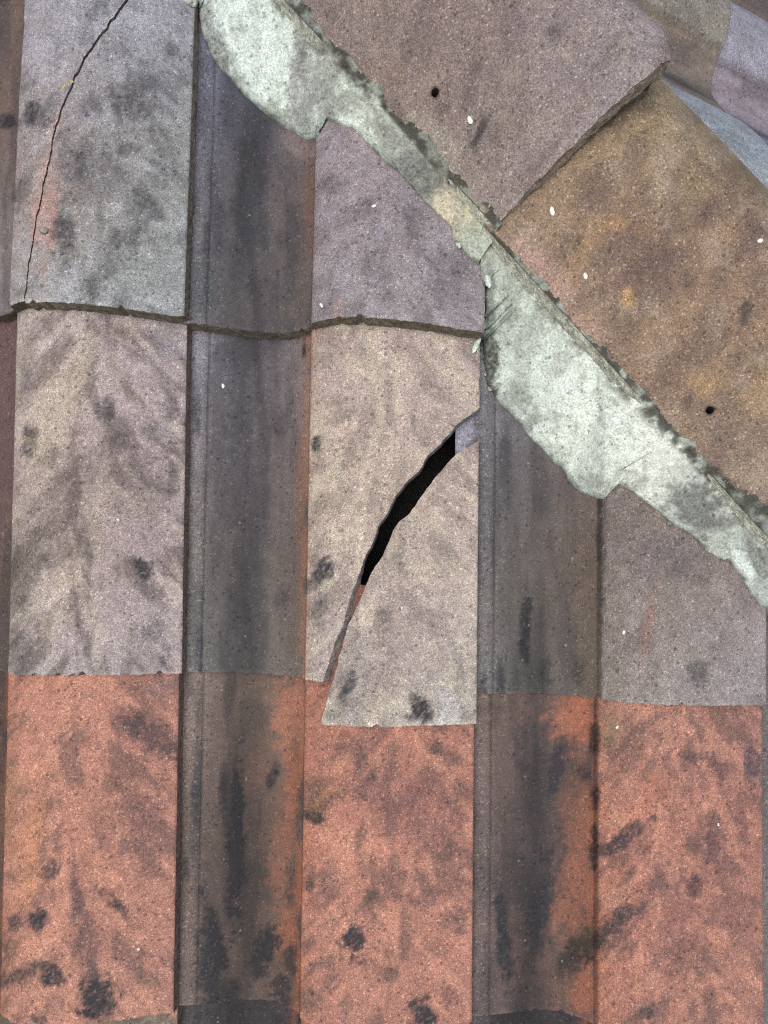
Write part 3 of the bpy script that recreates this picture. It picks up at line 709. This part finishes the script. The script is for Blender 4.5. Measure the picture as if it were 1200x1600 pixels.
def far_tile(name, rb, ub, pts, seed, fine=True, dark=(84, 80, 78), blots=()):
    """lower right corner at rb along the eave, ub up the slope (metres from the hip point)"""
    sp0 = Spec(9, 'q', UW, 0, 0, 0)
    uc, vr = (U_COLS[::1], V_ROWS[::1]) if fine else (COARSE_U, COARSE_V)
    X, Y, Z, U, V = tile_arrays(sp0, uc, vr, seed)
    C = paint(U - 300, 500 - V, U, V, pts=pts, seed=seed, roll_c=0, dark=dark, amp=.3, pale=(170, 168, 166), pamp=.15, blots=blots)
    g = Geo(); solid(g, X, Y, Z, C, TH, [EDGE_GREY, EDGE_DARK, EDGE_DARK, EDGE_DARK], seed=seed)
    org = np.array(A(UW, 0, 0))
    M = Matrix.Translation(H0 + FB.to_3x3() @ Vector((rb, ub, 0))) @ FB
    # clip along the hip in this tile's own frame
    Mi = M.inverted()
    hq = Vector(A(HX - QX * 34, HY - QY * 34, 0))
    pco = Mi @ hq
    pno = (Mi.to_3x3() @ Vector((QX, -QY, 0))).normalized()
    o = g.build(name, M_TILE, None, org=org, clip=(tuple(pco + Vector(org)), pno))
    if len(o.data.vertices) < 8:
        bpy.data.objects.remove(o); return None
    o.parent = far
    o.matrix_parent_inverse = Matrix.Identity(4)
    o.matrix_basis = Matrix.Translation(-FOFF) @ M
    return o

FP = UW * S; FG = GAUGE * S
FR0, FU0 = 0.4427, -0.160
far_cols = {
    (0, 0): [(0, 0, (134, 126, 114)), (0, 400, (128, 120, 110))],
    (0, 1): [(0, 0, (146, 140, 150)), (0, 400, (142, 134, 144))],
    (-1, 0): [(0, 0, (150, 156, 162)), (0, 400, (144, 148, 154))],
    (1, 0): [(0, 0, (112, 104, 96)), (0, 400, (108, 100, 96))], (1, 1): [(0, 0, (112, 104, 96)), (0, 400, (108, 100, 96))]}
for i in range(-4, 4):
    for j in range(-1, 3):
        pts = far_cols.get((i, j), [(0, 0, (136, 128, 126)), (0, 400, (130, 120, 116))])
        far_tile('roof_tile', FR0 + i * FP - (.022 if i < 0 else 0), FU0 - j * FG, pts, 300 + i * 7 + j * 31, fine=(i, j) in far_cols)

# ----------------------------------------------------------------------------
# hip: caps and mortar
# ----------------------------------------------------------------------------
hip = empty('hip_ridge', W @ Matrix.Translation(A(1500, 900, 0)))
tag(hip, 'hip of overlapping brown angled cap tiles bedded on pale mortar, running diagonally', 'roof hip')
HOFF = Vector(A(1500, 900, 0))

def under_hip(o):
    o.location = W.inverted() @ Vector(o.matrix_world.translation)
    o.matrix_basis = Matrix.Translation(Vector(o.location) - HOFF)
    o.parent = hip
    return o

def cap_section(e_edge, b_edge, crest, n=64):
    """half widths: returns e, b from the right edge over the crest to the left edge"""
    t = np.linspace(-1, 1, n)
    t = np.sign(t) * np.abs(t) ** 1.35
    a = np.abs(t)
    r = .15
    base = np.where(a < r, (a * a / (2 * r) + r / 2), a)          # rounded crest
    base = (base - r / 2) / (1 - r / 2) * 1.0
    bulge = np.sin(np.clip(a, 0, 1) * math.pi) * 20
    b = crest + (b_edge - crest) * base + bulge
    b = b - 55 * np.clip(-t, 0, 1)
    return t * e_edge, b

def cap(name, s0, s1, prm0, prm1, pts, seed, blots, holes, skew=24.0, th=24.0, n=90, ns=150, dark=(96, 78, 74), amp=.45, pale=(176, 156, 140), edge_front=EDGE_DARK, bright=.9):
    """prm = (e_edge, b_edge, crest) at the upper end / lower end"""
    ss = np.concatenate([[0, .0012, .004, .01], np.linspace(.02, .985, ns), [.992, .996, .9988, 1]])
    e0, b0 = cap_section(*prm0, n=n); e1, b1 = cap_section(*prm1, n=n)
    k = ss[:, None]
    E = e0 * (1 - k) + e1 * k; Bc = b0 * (1 - k) + b1 * k
    lead = np.where(E > 0, (1 - np.abs(E) / prm1[0]) * skew, skew - np.abs(E) * 1.1) * k
    SS = s0 + (s1 - s0) * k + lead + 0 * E
    jit = (fbm(E / 10, 0 * E, seed + 2, 4) - .5) * 7.0
    SS = SS + jit * sst(k, .985, 1.0)
    Bc = Bc - 5.0 * np.clip((k - .982) / .018, 0, 1) ** 2
    X, Y, Z = hip_pt(SS, E, Bc)
    Z = Z + (fbm(X / 30, Y / 30, seed, 3) - .5) * 2.4 + (fbm(X / 120, Y / 120, seed + 1, 2) - .5) * 5
    px, py = photo(X, Y, Z)
    C = shepard(pts, px, py)
    n1 = fbm((SS) / 34, E / 80, seed + 8, 4)            # washed down across the wing
    n2 = fbm(px / 22, py / 22, seed + 9, 4)
    n3 = fbm(px / 80, py / 80, seed + 10, 3)
    a = sst(n1 * .5 + n2 * .3 + n3 * .2, .44, .66) * amp
    C = C * (1 - a[..., None]) + lin(dark) * a[..., None]
    a = sst(fbm(px / 40 + 7, py / 40, seed + 14, 4), .52, .74) * .3
    C = C * (1 - a[..., None]) + lin(pale) * a[..., None]
    C = C * (0.80 + 0.28 * fbm(px / 13, py / 13, seed + 15, 3) + .14 * fbm(px / 5, py / 5, seed + 16, 2))[..., None]
    for bl in blots: C = blot(C, px, py, *bl)
    C = C * (1 + .3 * sst(k, .986, .998)[..., None] * sst(fbm(px / 8, py / 8, seed + 17, 3), .3, .6)[..., None])
    C = np.clip(C * KA * np.array((bright, bright, bright * .96)), .004, .8)
    g = Geo()
    dn = (BQ * QX * -1, BQ * QY * -1, -BZ)
    # grid rows must run 'up' for the winding used in solid(): reverse rows; columns from the left edge to the right
    f = lambda q: q[::-1, ::-1]
    solid(g, f(X), f(Y), f(Z), f(C), th, [edge_front, EDGE_DARK, lin((172, 174, 160)), EDGE_DARK], seed=seed, down=dn, rough=3.0, under=(92, 88, 80))
    o = g.build(name, M_CAP, None)
    under_hip(o)
    # nail holes
    if holes:
        for (hx, hy) in holes:
            ix = np.argmin((px - hx) ** 2 + (py - hy) ** 2)
            c = Vector(A(X.ravel()[ix], Y.ravel()[ix], Z.ravel()[ix]))
            nrm = Vector((-QX * .26, QY * .26, .95)).normalized() if False else Vector((0, 0, 1))
            me = bpy.data.meshes.new('drill'); bm = bmesh.new()
            bmesh.ops.create_cone(bm, cap_ends=True, segments=14, radius1=.0031, radius2=.0038, depth=.05)
            bm.to_mesh(me); bm.free(); me.materials.append(M_PIT)
            d = bpy.data.objects.new('drill', me); col.objects.link(d)
            d.matrix_world = W @ Matrix.Translation(c)
            md = o.modifiers.new('hole', 'BOOLEAN'); md.object = d; md.operation = 'DIFFERENCE'; md.solver = 'EXACT'; md.material_mode = 'TRANSFER'
            bpy.context.view_layer.update()
            dg = bpy.context.evaluated_depsgraph_get()
            ev = o.evaluated_get(dg)
            nm = bpy.data.meshes.new_from_object(ev)
            if len(nm.vertices) > 1000:
                o.modifiers.clear(); o.data = nm
                ci = o.matrix_world.inverted() @ (W @ c)
                ta = nm.color_attributes.get('tint')
                if ta is not None and ta.domain == 'POINT':
                    rc = lin((84, 70, 62))
                    for vv in nm.vertices:
                        if math.hypot(vv.co.x - ci.x, vv.co.y - ci.y) < .0042:
                            ta.data[vv.index].color = (*rc, 1)
            else:
                o.modifiers.clear()
            bpy.data.objects.remove(d)
    return o, (X, Y, Z, px, py)

cap_up, gu = cap('hip_tile', -720, -31, (243, 10, 178), (247, 27, 197),
    [(560, 20, (146, 128, 124)), (700, 40, (142, 122, 118)), (850, 40, (138, 120, 118)), (960, 60, (150, 134, 134)), (1030, 90, (156, 142, 144)), (620, 120, (140, 120, 112)), (720, 140, (138, 116, 108)), (860, 130, (146, 128, 126)),
     (700, 240, (150, 130, 120)), (790, 240, (152, 136, 132)), (880, 210, (156, 140, 142)), (760, 320, (160, 142, 136)), (520, 60, (140, 122, 116))],
    211, [B(752, 202, 5, 22, 32, .8, (66, 58, 62)), B(740, 225, 8, 30, 30, .4), B(735, 140, 9, 30, 18, .4, (100, 80, 82)), B(660, 40, 20, 60, 20, .3, (104, 88, 90)), B(800, 30, 16, 40, 15, .35, (104, 90, 92)), B(867, 55, 8, 12, 20, .5, (84, 72, 76)), B(690, 170, 12, 10, 0, .5, (78, 66, 60)), B(683, 215, 40, 20, 40, .6, (172, 158, 142)), B(720, 265, 44, 20, -48, .45, (170, 154, 140)),
          B(620, 190, 12, 40, -45, .35), B(950, 75, 24, 9, -50, .35, (104, 92, 90)), B(600, 110, 30, 12, 0, .3, (150, 122, 100)), B(560, 140, 8, 60, -48, .5, (84, 80, 76)), B(690, 290, 9, 60, -42, .5, (110, 104, 96)), B(760, 180, 20, 30, 20, .25, (104, 88, 86))],
    [(682, 145)], edge_front=lin((150, 140, 128)), th=30.0, bright=.82)
tag(cap_up, 'mauve brown cap with one nail hole, overlapping the tan one')
cap_lo, gl = cap('hip_tile', -46, 640, (250.6, 13.2, 124), (257, 26, 146),
    [(830, 350, (152, 128, 108)), (950, 230, (140, 116, 94)), (1030, 170, (150, 134, 106)), (900, 330, (142, 116, 94)), (1000, 330, (130, 104, 84)), (1080, 260, (144, 122, 98)), (1160, 300, (146, 124, 96)), (850, 420, (152, 130, 114)), (930, 420, (140, 114, 92)), (1020, 430, (124, 98, 82)), (1120, 400, (134, 106, 88)), (1180, 380, (136, 110, 96)),
     (920, 520, (150, 126, 108)), (1000, 560, (146, 120, 98)), (1100, 540, (140, 112, 90)), (1180, 500, (138, 112, 92)), (1060, 660, (150, 126, 108)), (1150, 640, (146, 118, 94)), (1190, 740, (152, 132, 118)), (1190, 790, (140, 124, 112))],
    223, [B(1000, 400, 60, 70, 30, .5, (98, 78, 74)), B(930, 290, 36, 26, 30, .45, (104, 84, 74)), B(1110, 330, 26, 20, 0, .55, (92, 74, 70)), B(1163, 487, 9, 18, 10, .75, (76, 66, 62)), B(915, 385, 14, 50, 30, .3, (176, 140, 98)), B(982, 468, 11, 14, 0, .6, (182, 142, 96)), B(1040, 350, 20, 40, 30, .35, (100, 80, 74)), B(1180, 360, 20, 30, 0, .4, (100, 84, 78)),
          B(1000, 350, 30, 20, 0, .2, (160, 124, 90)), B(1190, 610, 30, 40, 20, .3, (170, 140, 100)), B(1060, 560, 40, 14, -40, .4, (104, 84, 74)), B(1150, 560, 10, 26, 40, .4, (90, 74, 68)), B(1100, 600, 30, 18, 0, .3, (176, 140, 94)), B(905, 375, 5, 9, 30, .6, (70, 60, 56)), B(1120, 700, 30, 20, -40, .35, (110, 92, 84)), B(1075, 625, 6, 12, 40, .5), B(850, 420, 14, 60, -45, .45, (186, 150, 138)), B(900, 500, 10, 60, -45, .4, (180, 144, 130)),
          B(975, 590, 9, 60, -43, .4, (84, 80, 74)), B(1060, 700, 10, 50, -43, .5, (76, 72, 66)), B(1120, 755, 14, 50, -48, .85, (58, 56, 52)), B(1165, 790, 16, 40, -55, .85, (54, 52, 48)), B(1190, 440, 16, 30, 0, .4, (100, 84, 80)), B(960, 350, 16, 12, 0, .4, (176, 136, 96))],
    [(1107, 640)], edge_front=EDGE_DARK, bright=.97)
plug, _ = cap('mortar_bed', -260, -40, (232, 2, 165), (236, 6, 172), [(900, 250, (118, 112, 100))], 225, [], None, ns=30, n=60, th=62.0, skew=22.0, edge_front=lin((104, 98, 86)))
tag(plug, 'dark mortar packed under the end of the upper cap')
tag(cap_lo, 'tan brown cap with dark blotches and one nail hole')
GENC = [(900, 300, (142, 118, 104)), (1300, 1000, (138, 116, 102))]
c3, _ = cap('hip_tile', 560, 1310, (250, 4, 122), (257, 18, 146), GENC, 227, [], None, ns=40, n=40)
c4, _ = cap('hip_tile', -1400, -650, (240, 2, 172), (244, 18, 196), GENC, 229, [], None, ns=40, n=40)

# mortar beds
def resample(pts, step):
    p = np.array(pts, float)
    d = np.concatenate([[0], np.cumsum(np.hypot(*np.diff(p, axis=0).T))])
    t = np.arange(0, d[-1], step)
    return np.interp(t, d, p[:, 0]), np.interp(t, d, p[:, 1])

def mortar(name, outline, edge_fn, pts, seed, blots, nw=46, step=3.0, lip=5.0, over=None, grime=None, streak=.45):
    px, py = resample(outline, step)
    t = np.arange(len(px))
    px = px + (fbm(t / 5.0, 0 * t, seed, 4) - .5) * 5 ; py = py + (fbm(t / 5.0, 0 * t + 9, seed + 1, 4) - .5) * 5
    X0, Y0, Z0 = on_tiles(px, py, 4.0)
    s, q = hip_sq(X0, Y0)
    s = np.maximum.accumulate(s)
    n = 16
    ss = np.convolve(np.pad(s, n, mode='edge'), np.ones(2 * n + 1) / (2 * n + 1), 'valid')
    X1, Y1, Z1 = edge_fn(ss)
    w = np.concatenate([[0, 0, .012, .03], np.linspace(.055, 1, nw)])[:, None]
    X = X0 * (1 - w) + X1 * w; Y = Y0 * (1 - w) + Y1 * w
    zt = surf_z(X, Y, skip=((1, 'c'),))
    zraw = zt.copy()
    zp = np.pad(zt, 4, mode='edge')
    zt = np.max([zp[4 + i:4 + i + zt.shape[0], 4 + j:4 + j + zt.shape[1]] for i in (-4, -2, 0, 2, 4) for j in (-4, -2, 0, 2, 4)], axis=0)
    for _ in range(8):
        zp = np.pad(zt, 2, mode='edge')
        zt = sum(zp[2 + i:2 + i + zt.shape[0], 2 + j:2 + j + zt.shape[1]] for i in (-2, 0, 2) for j in (-2, 0, 2)) / 9
    zt = np.where(w < .12, zraw, zt)
    Zs = np.convolve(np.pad(Z0, 11, mode='edge'), np.ones(23) / 23, 'valid')
    Zb = Z0 * np.clip(1 - w / .10, 0, 1) + Zs * np.clip(w / .10, 0, 1)
    m = w ** .8
    Zl = (Zb + lip) * (1 - m) + Z1 * m
    bump = (fbm(X / 16, Y / 16, seed + 3, 4) - .5) * 5 + (fbm(X / 55, Y / 55, seed + 4, 3) - .5) * 9 + (fbm(X / 5, Y / 5, seed + 6, 2) - .5) * 2.0
    Z = np.maximum(Zl + bump * np.sin(np.clip(w * 1.6, 0, 1) * math.pi * .5) * (1 - .6 * w), zt + 3)
    for _ in range(6):
        zp = np.pad(Z, 1, mode='edge')
        zb = sum(zp[1 + i:1 + i + Z.shape[0], 1 + j:1 + j + Z.shape[1]] for i in (-1, 0, 1) for j in (-1, 0, 1)) / 9
        Z[4:] = zb[4:]
    Z = np.maximum(Z, zraw + 2.5)
    Z = Z + (fbm(X / 7, Y / 7, seed + 31, 3) - .5) * 3.0
    Z[0] = surf_z(X0, Y0) - 6; Z[1] = Z0 + 1.5 + 2 * fbm(t / 3., 0 * t, seed + 5, 2); Z[2] = Z[2] - 2.0
    nrow = X.shape[0]
    if over is not None:
        rag = 3 + 24 * np.maximum(fbm(ss / 26, 0 * ss, seed + 51, 4) - .34, 0) + 4 * fbm(ss / 4, 0 * ss, seed + 52, 2)
        if grime is not None: rag = rag * grime(ss)
        ex = []
        for k in (-.02, .0, .12, .3, .5, .7, .88, 1.0):
            e, b = over(ss, k * rag)
            lift = (1.8 * (1 - k) + .4 if k < 1 else -1.5) + (fbm(ss / 5, ss * 0 + k * 3, seed + 53, 3) - .5) * 2.4
            ex.append(hip_pt(ss, e, b + lift))
        X = np.concatenate([X] + [x[0][None] for x in ex]); Y = np.concatenate([Y] + [x[1][None] for x in ex]); Z = np.concatenate([Z] + [x[2][None] for x in ex])
    w = np.concatenate([w, np.full((X.shape[0] - nrow, 1), 1.2)])
    qx, qy = photo(X, Y, Z)
    C = shepard(pts, qx, qy, 60)
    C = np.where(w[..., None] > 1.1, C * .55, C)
    n1 = fbm(qx / 14, qy / 60, seed + 7, 4)
    n2 = fbm(qx / 9, qy / 9, seed + 8, 4)
    n3 = fbm(qx / 50, qy / 50, seed + 9, 3)
    for bl in blots: C = blot(C, qx, qy, *bl)
    a = sst((n1 * .4 + n2 * .3 + n3 * .3 - .5) / .07, .3, 2.0) * streak
    C = C * (1 - a[..., None]) + lin((122, 128, 122)) * a[..., None]
    # grime and moss where the mortar meets the cap
    gm = sst(fbm(qx / 15, qy / 15, seed + 61, 4), .36, .6) * np.where(w > 1.1, .92, .9 * np.clip((w - .88) / .10, 0, 1))
    C = C * (1 - gm[..., None]) + lin((58, 58, 51)) * gm[..., None]
    # algae along the thin lower lip
    a = sst(fbm(qx / 12, qy / 12, seed + 10, 3), .40, .62) * np.exp(-(w / .05) ** 2) * .5
    C = C * (1 - a[..., None]) + lin((74, 80, 72)) * a[..., None]
    C = np.clip(C * np.array((.90, .885, .885)) * (1.0 + .22 * fbm(qx / 6, qy / 6, seed + 12, 3))[..., None], .01, .85)
    g = Geo(); g.grid(X, Y, Z, C)
    o = g.build(name, M_MORTAR, None)
    under_hip(o)
    return o

def edge_of(prm_fn, th):
    def f(s):
        e, b = prm_fn(s)
        return hip_pt(s, e - 3, b - th)
    return f
def up_prm(s):
    k = (s + 720) / 689.0
    return 243 + 4 * k, 10 + 17 * k
def lo_prm(s):
    k = (s + 110) / 750.0
    return 250 + 7 * k, 12 + 14 * k

def over_fn(prm_fn, crest_fn):
    def f(s, d):
        e0, b0 = prm_fn(s); c = crest_fn(s)
        return e0 - d, b0 + (c - b0) * d / e0 + 20 * np.sin(math.pi * (1 - d / e0))
    return f
OUT_UP = [(-120, -520), (40, -340), (180, -190), (250, -110), (296, -60), (300, -30), (308, 0), (312, 30), (318, 58), (333, 92), (350, 112), (375, 140), (400, 163), (420, 182), (440, 196), (462, 206), (478, 216), (491, 212), (500, 204), (503, 187), (513, 184), (525, 192), (548, 197), (560, 205), (575, 224), (600, 248),
          (630, 274), (650, 298), (672, 322), (690, 342), (704, 352), (708, 374), (722, 386), (736, 402), (748, 412)]
M_PTS = [(350, 20, (186, 202, 196)), (420, 60, (200, 216, 208)), (380, 110, (188, 204, 198)), (450, 150, (196, 212, 204)), (480, 200, (192, 208, 198)), (520, 60, (150, 158, 150)), (540, 130, (168, 178, 166)), (540, 175, (178, 192, 180)), (600, 230, (160, 172, 160)),
         (650, 280, (140, 150, 142)), (700, 320, (168, 170, 150)), (740, 370, (166, 172, 156)), (760, 420, (150, 166, 154)), (800, 450, (172, 186, 176)), (860, 500, (186, 200, 192)), (780, 540, (164, 180, 170)), (840, 600, (190, 204, 196)), (920, 620, (198, 212, 202)), (900, 720, (192, 206, 196)), (1000, 680, (202, 214, 202)), (1040, 760, (196, 208, 196)), (1090, 790, (140, 146, 140)), (1130, 850, (156, 166, 158)), (1170, 890, (176, 190, 184))]
mort_up = mortar('mortar_bed', OUT_UP, edge_of(up_prm, 20), M_PTS, 401, over=over_fn(up_prm, lambda s: 178 + 19 * (s + 720) / 689.0), streak=.62, blots=
    [B(330, 60, 16, 70, -12, .6, (96, 102, 100)), B(355, 90, 12, 40, -30, .5, (92, 96, 92)), B(475, 60, 13, 70, 10, .75, (106, 110, 106)), B(500, 130, 18, 40, 20, .55, (116, 116, 112)), B(430, 190, 30, 10, -30, .5, (110, 112, 104)), B(462, 110, 9, 60, 4, .45, (128, 128, 128)), B(400, 60, 8, 80, 0, .3, (140, 148, 144)), B(530, 165, 14, 26, 50, .5, (106, 108, 100)),
     B(640, 270, 22, 40, -40, .7, (86, 90, 88)), B(680, 280, 16, 50, -42, .6, (84, 84, 78)), B(600, 200, 14, 50, -45, .5, (104, 104, 98)), B(545, 110, 9, 50, -35, .6, (84, 82, 76)), B(700, 330, 14, 34, -8, .8, (188, 182, 158)), B(740, 335, 16, 16, 0, .5, (180, 174, 148)), B(560, 190, 20, 9, -20, .4, (190, 204, 192)), B(610, 240, 20, 14, 0, .35, (150, 160, 150))])
OUT_LO = [(754, 372), (752, 392), (751, 418), (756, 440), (759, 452), (757, 480), (757, 520), (755, 548), (757, 575), (762, 600), (770, 612), (785, 632), (802, 650), (818, 668), (836, 690), (852, 706), (866, 722), (880, 734), (886, 748), (897, 762), (915, 772), (932, 780), (943, 779), (947, 764), (951, 747),
          (963, 754), (976, 761), (990, 766), (1010, 784), (1030, 798), (1046, 812), (1062, 824), (1080, 834), (1096, 850), (1115, 866), (1134, 872), (1146, 884), (1160, 903), (1176, 926), (1188, 944), (1200, 968), (1215, 1000), (1235, 1030), (1300, 1085), (1420, 1215), (1560, 1370)]
mort_lo = mortar('mortar_bed', OUT_LO, edge_of(lo_prm, 20), M_PTS, 431, over=over_fn(lo_prm, lambda s: 122 + 24 * (s + 110) / 750.0), grime=lambda s: 1 + 1.1 * sst(s, 330, 460), blots=
    [B(765, 560, 12, 60, 0, .85, (72, 76, 70)), B(765, 470, 8, 60, 0, .6, (96, 104, 98)), B(790, 410, 16, 40, 20, .45, (130, 138, 132)), B(800, 470, 14, 50, 10, .5, (122, 130, 122)), B(850, 480, 14, 26, 0, .5, (118, 124, 118)), B(830, 540, 12, 60, 20, .3, (128, 134, 128)), B(810, 620, 20, 18, 40, .6, (112, 122, 114)), B(880, 560, 12, 30, 40, .4, (136, 138, 134)), B(835, 655, 8, 18, 30, .5, (108, 114, 104)),
     B(1085, 790, 34, 40, -40, .85, (104, 110, 106)), B(1060, 765, 14, 22, -40, .4, (120, 124, 118)), B(1120, 815, 26, 14, 0, .6, (100, 104, 98)), B(1160, 870, 14, 28, -25, .9, (196, 212, 204)), B(1190, 880, 12, 40, -30, .7, (92, 98, 92)), B(1140, 850, 16, 12, 0, .5, (150, 160, 152)), B(985, 760, 26, 9, -24, .5, (150, 150, 142)), B(780, 375, 12, 12, 0, .7, (72, 82, 76))])
for o, t in ((mort_up, 'pale mortar stained dark along the upper cap'), (mort_lo, 'pale greenish mortar fillet along the tan cap')):
    tag(o, t)

# ----------------------------------------------------------------------------
# small things: lichen dots on the caps, mortar crumbs, a stone, a straw
# ----------------------------------------------------------------------------
def lump_mesh(name, rx, ry, rz, seed, mat, sub=2, amp=.35):
    me = bpy.data.meshes.new(name); bm = bmesh.new()
    bmesh.ops.create_icosphere(bm, subdivisions=sub, radius=1.0)
    for v in bm.verts:
        d = v.co.normalized()
        k = 1 + (float(fbm(np.array([d.x * 1.7 + 5]), np.array([d.y * 1.7 + d.z * 2.3]), seed, 3)[0]) - .5) * 2 * amp
        v.co = Vector((d.x * rx * k, d.y * ry * k, d.z * rz * k))
    for f in bm.faces: f.smooth = True
    bm.to_mesh(me); bm.free(); me.materials.append(mat)
    return me

def cap_point(gr, x, y):
    X, Y, Z, px, py = gr
    i = np.argmin((px - x) ** 2 + (py - y) ** 2)
    return Vector(A(X.ravel()[i], Y.ravel()[i], Z.ravel()[i]))

for parent, gr, spots in ((cap_up, gu, [(736, 185, 4.6, 7.2, 8)]), (cap_lo, gl, [(861, 332, 4.2, 8.0, 8), (914, 432, 3.6, 6.2, 5), (1187, 378, 5, 3.4, 20)])):
    for k, (x, y, rx, ry, an) in enumerate(spots):
        me = lump_mesh('lichen_spot', rx * S * .9, ry * S * .9, .0009, k + 3, M_SPOT, amp=.18)
        o = bpy.data.objects.new('lichen_spot', me); col.objects.link(o)
        o.parent = parent
        c = cap_point(gr, x, y)
        o.location = c - HOFF - Vector(parent.location)
        o.rotation_euler = (0, 0, math.radians(an))

def loose(name, me, x, y, lift, rot, label, cat, group=None, zref=None):
    X, Y, Z = on_tiles(np.array([float(x)]), np.array([float(y)]))
    z = Z[0] if zref is None else zref
    X, Y = unphoto(x, y, z)
    o = bpy.data.objects.new(name, me); col.objects.link(o)
    o.matrix_world = W @ Matrix.Translation(A(X, Y, z + lift)) @ Matrix.Rotation(math.radians(rot), 4, 'Z')
    tag(o, label, cat, group)
    return o

loose('grit_stone', lump_mesh('grit_stone', .0045, .003, .0026, 3, M_STONE, amp=.5), 70, 361, 2.0, -10, 'tiny grey stone lying on the cracked tile at upper left', 'stone')
# straw caught in the crack
sx, sy, sz = on_tiles(np.array([96., 104., 114.]), np.array([140., 132., 127.]), 3.0)
cu_ = bpy.data.meshes.new('straw'); bm = bmesh.new()
ring = []
for i in range(3):
    c = Vector(A(sx[i], sy[i], sz[i] + (2 if i == 1 else 0)))
    ring.append([bm.verts.new(c + Vector((math.cos(a) * .0004, math.sin(a) * .0008, math.sin(a) * .0007))) for a in np.linspace(0, 2 * math.pi, 6)[:-1]])
for i in range(2):
    for j in range(5):
        bm.faces.new((ring[i][j], ring[i][(j + 1) % 5], ring[i + 1][(j + 1) % 5], ring[i + 1][j]))
bm.faces.new(ring[0]); bm.faces.new(ring[2][::-1])
org = Vector(A(sx[1], sy[1], sz[1]))
bmesh.ops.translate(bm, verts=bm.verts, vec=-org)
bm.to_mesh(cu_); bm.free(); cu_.materials.append(M_STRAW)
so = bpy.data.objects.new('straw', cu_); col.objects.link(so); so.matrix_world = W @ Matrix.Translation(org)
tag(so, 'short pale straw caught in the crack at upper left', 'straw')

def mortar_lump(x, y, rx, ry, rz, rot, seed, c, lift, bed, zref=None):
    me = lump_mesh('mortar_lump', rx * S, ry * S, rz * S, seed, M_MORTAR, sub=3, amp=.45)
    at = me.color_attributes.new('tint', 'FLOAT_COLOR', 'POINT')
    n = len(me.vertices)
    cc = np.concatenate([np.broadcast_to(lin(c), (n, 3)) * (0.8 + .4 * np.random.RandomState(seed).rand(n, 1)), np.ones((n, 1))], 1)
    at.data.foreach_set('color', cc.astype(np.float32).ravel())
    X, Y, Z = on_tiles(np.array([float(x)]), np.array([float(y)]))
    z = Z[0] if zref is None else zref
    X, Y = unphoto(x, y, z)
    o = bpy.data.objects.new('mortar_lump', me); col.objects.link(o)
    o.parent = bed
    o.location = Vector(A(X, Y, z + lift)) - HOFF - Vector(bed.location)
    o.rotation_euler = (0, 0, math.radians(rot))
    return o

mortar_lump(744, 541, 4, 12, 4, -28, 5, (186, 204, 194), 3, mort_lo)
mortar_lump(762, 443, 5, 9, 5, 12, 6, (190, 204, 196), 8, mort_lo, zref=70)
mortar_lump(716, 381, 5, 8, 5, 10, 7, (176, 186, 176), 3, mort_up)
for k, (x, y, r) in enumerate([(758, 560, 5), (761, 585, 5), (768, 606, 6), (1096, 842, 8), (1110, 856, 9), (1128, 866, 10), (1140, 872, 7), (1088, 834, 5), (1158, 838, 7), (1176, 850, 7), (500, 196, 5), (416, 172, 5), (424, 182, 4), (300, 3, 10), (760, 445, 4), (1045, 818, 4)]):
    mortar_lump(x, y, r, r * .8, r * .7, k * 40, 20 + k, (170, 180, 172) if k % 3 else (120, 126, 118), 3, mort_up if y < 300 else mort_lo)
for k, (key, x, y, r) in enumerate([((2, 'b'), 348, 603, 3.4), ((2, 'a'), 184, 812, 2.4), ((1, 'b'), 584, 322, 3.0), ((2, 'c'), 975, 988, 3.2), ((2, 'b'), 503, 478, 2.6), ((3, 'a'), 216, 1483, 2.6), ((3, 'c'), 965, 1136, 2.8), ((3, 'c'), 1122, 1288, 2.6), ((1, 'b'), 502, 476, 2.8)]):
    me = lump_mesh('lichen_spot', r * S * .8, r * S * 1.15, .0008, k + 40, M_SPOT, amp=.4)
    X, Y, Z = on_tiles(np.array([float(x)]), np.array([float(y)]))
    o = bpy.data.objects.new('lichen_spot', me); col.objects.link(o)
    t_ = TILES[key]; o.parent = t_
    o.location = Vector(A(X[0], Y[0], Z[0])) - ROOT_OFF - Vector(t_.location)
    o.rotation_euler = (0, 0, k * .9)

# ----------------------------------------------------------------------------
# under the tiles: felt and battens; the ground far below
# ----------------------------------------------------------------------------
def plain(name, verts, faces, mat, kind='structure'):
    me = bpy.data.meshes.new(name); me.from_pydata([W @ Vector(v) for v in verts], [], faces); me.materials.append(mat)
    o = bpy.data.objects.new(name, me); col.objects.link(o)
    tag(o, kind=kind)
    return o

hd = Vector((DX, -DY, 0)); h0 = Vector(A(HX, HY, -110))
pa, pb = h0 - hd * 1.6, h0 + hd * 2.2
left = Vector((-1, 0, 0))
plain('roof_underlay', [pa, pb, pb + Vector((-3.6, 0, 0)), pa + Vector((-1.3, 0, 0)), pb - by * .6 , pa - by * 2.6],
      [(0, 3, 2, 1), (0, 1, 4, 5)], M_FELT)

g_me = bpy.data.meshes.new('ground'); g_me.from_pydata([(-60, -60, 0), (60, -60, 0), (60, 60, 0), (-60, 60, 0)], [], [(0, 1, 2, 3)])
g_me.materials.append(M_GRASS); go = bpy.data.objects.new('ground', g_me); col.objects.link(go); tag(go, kind='structure')
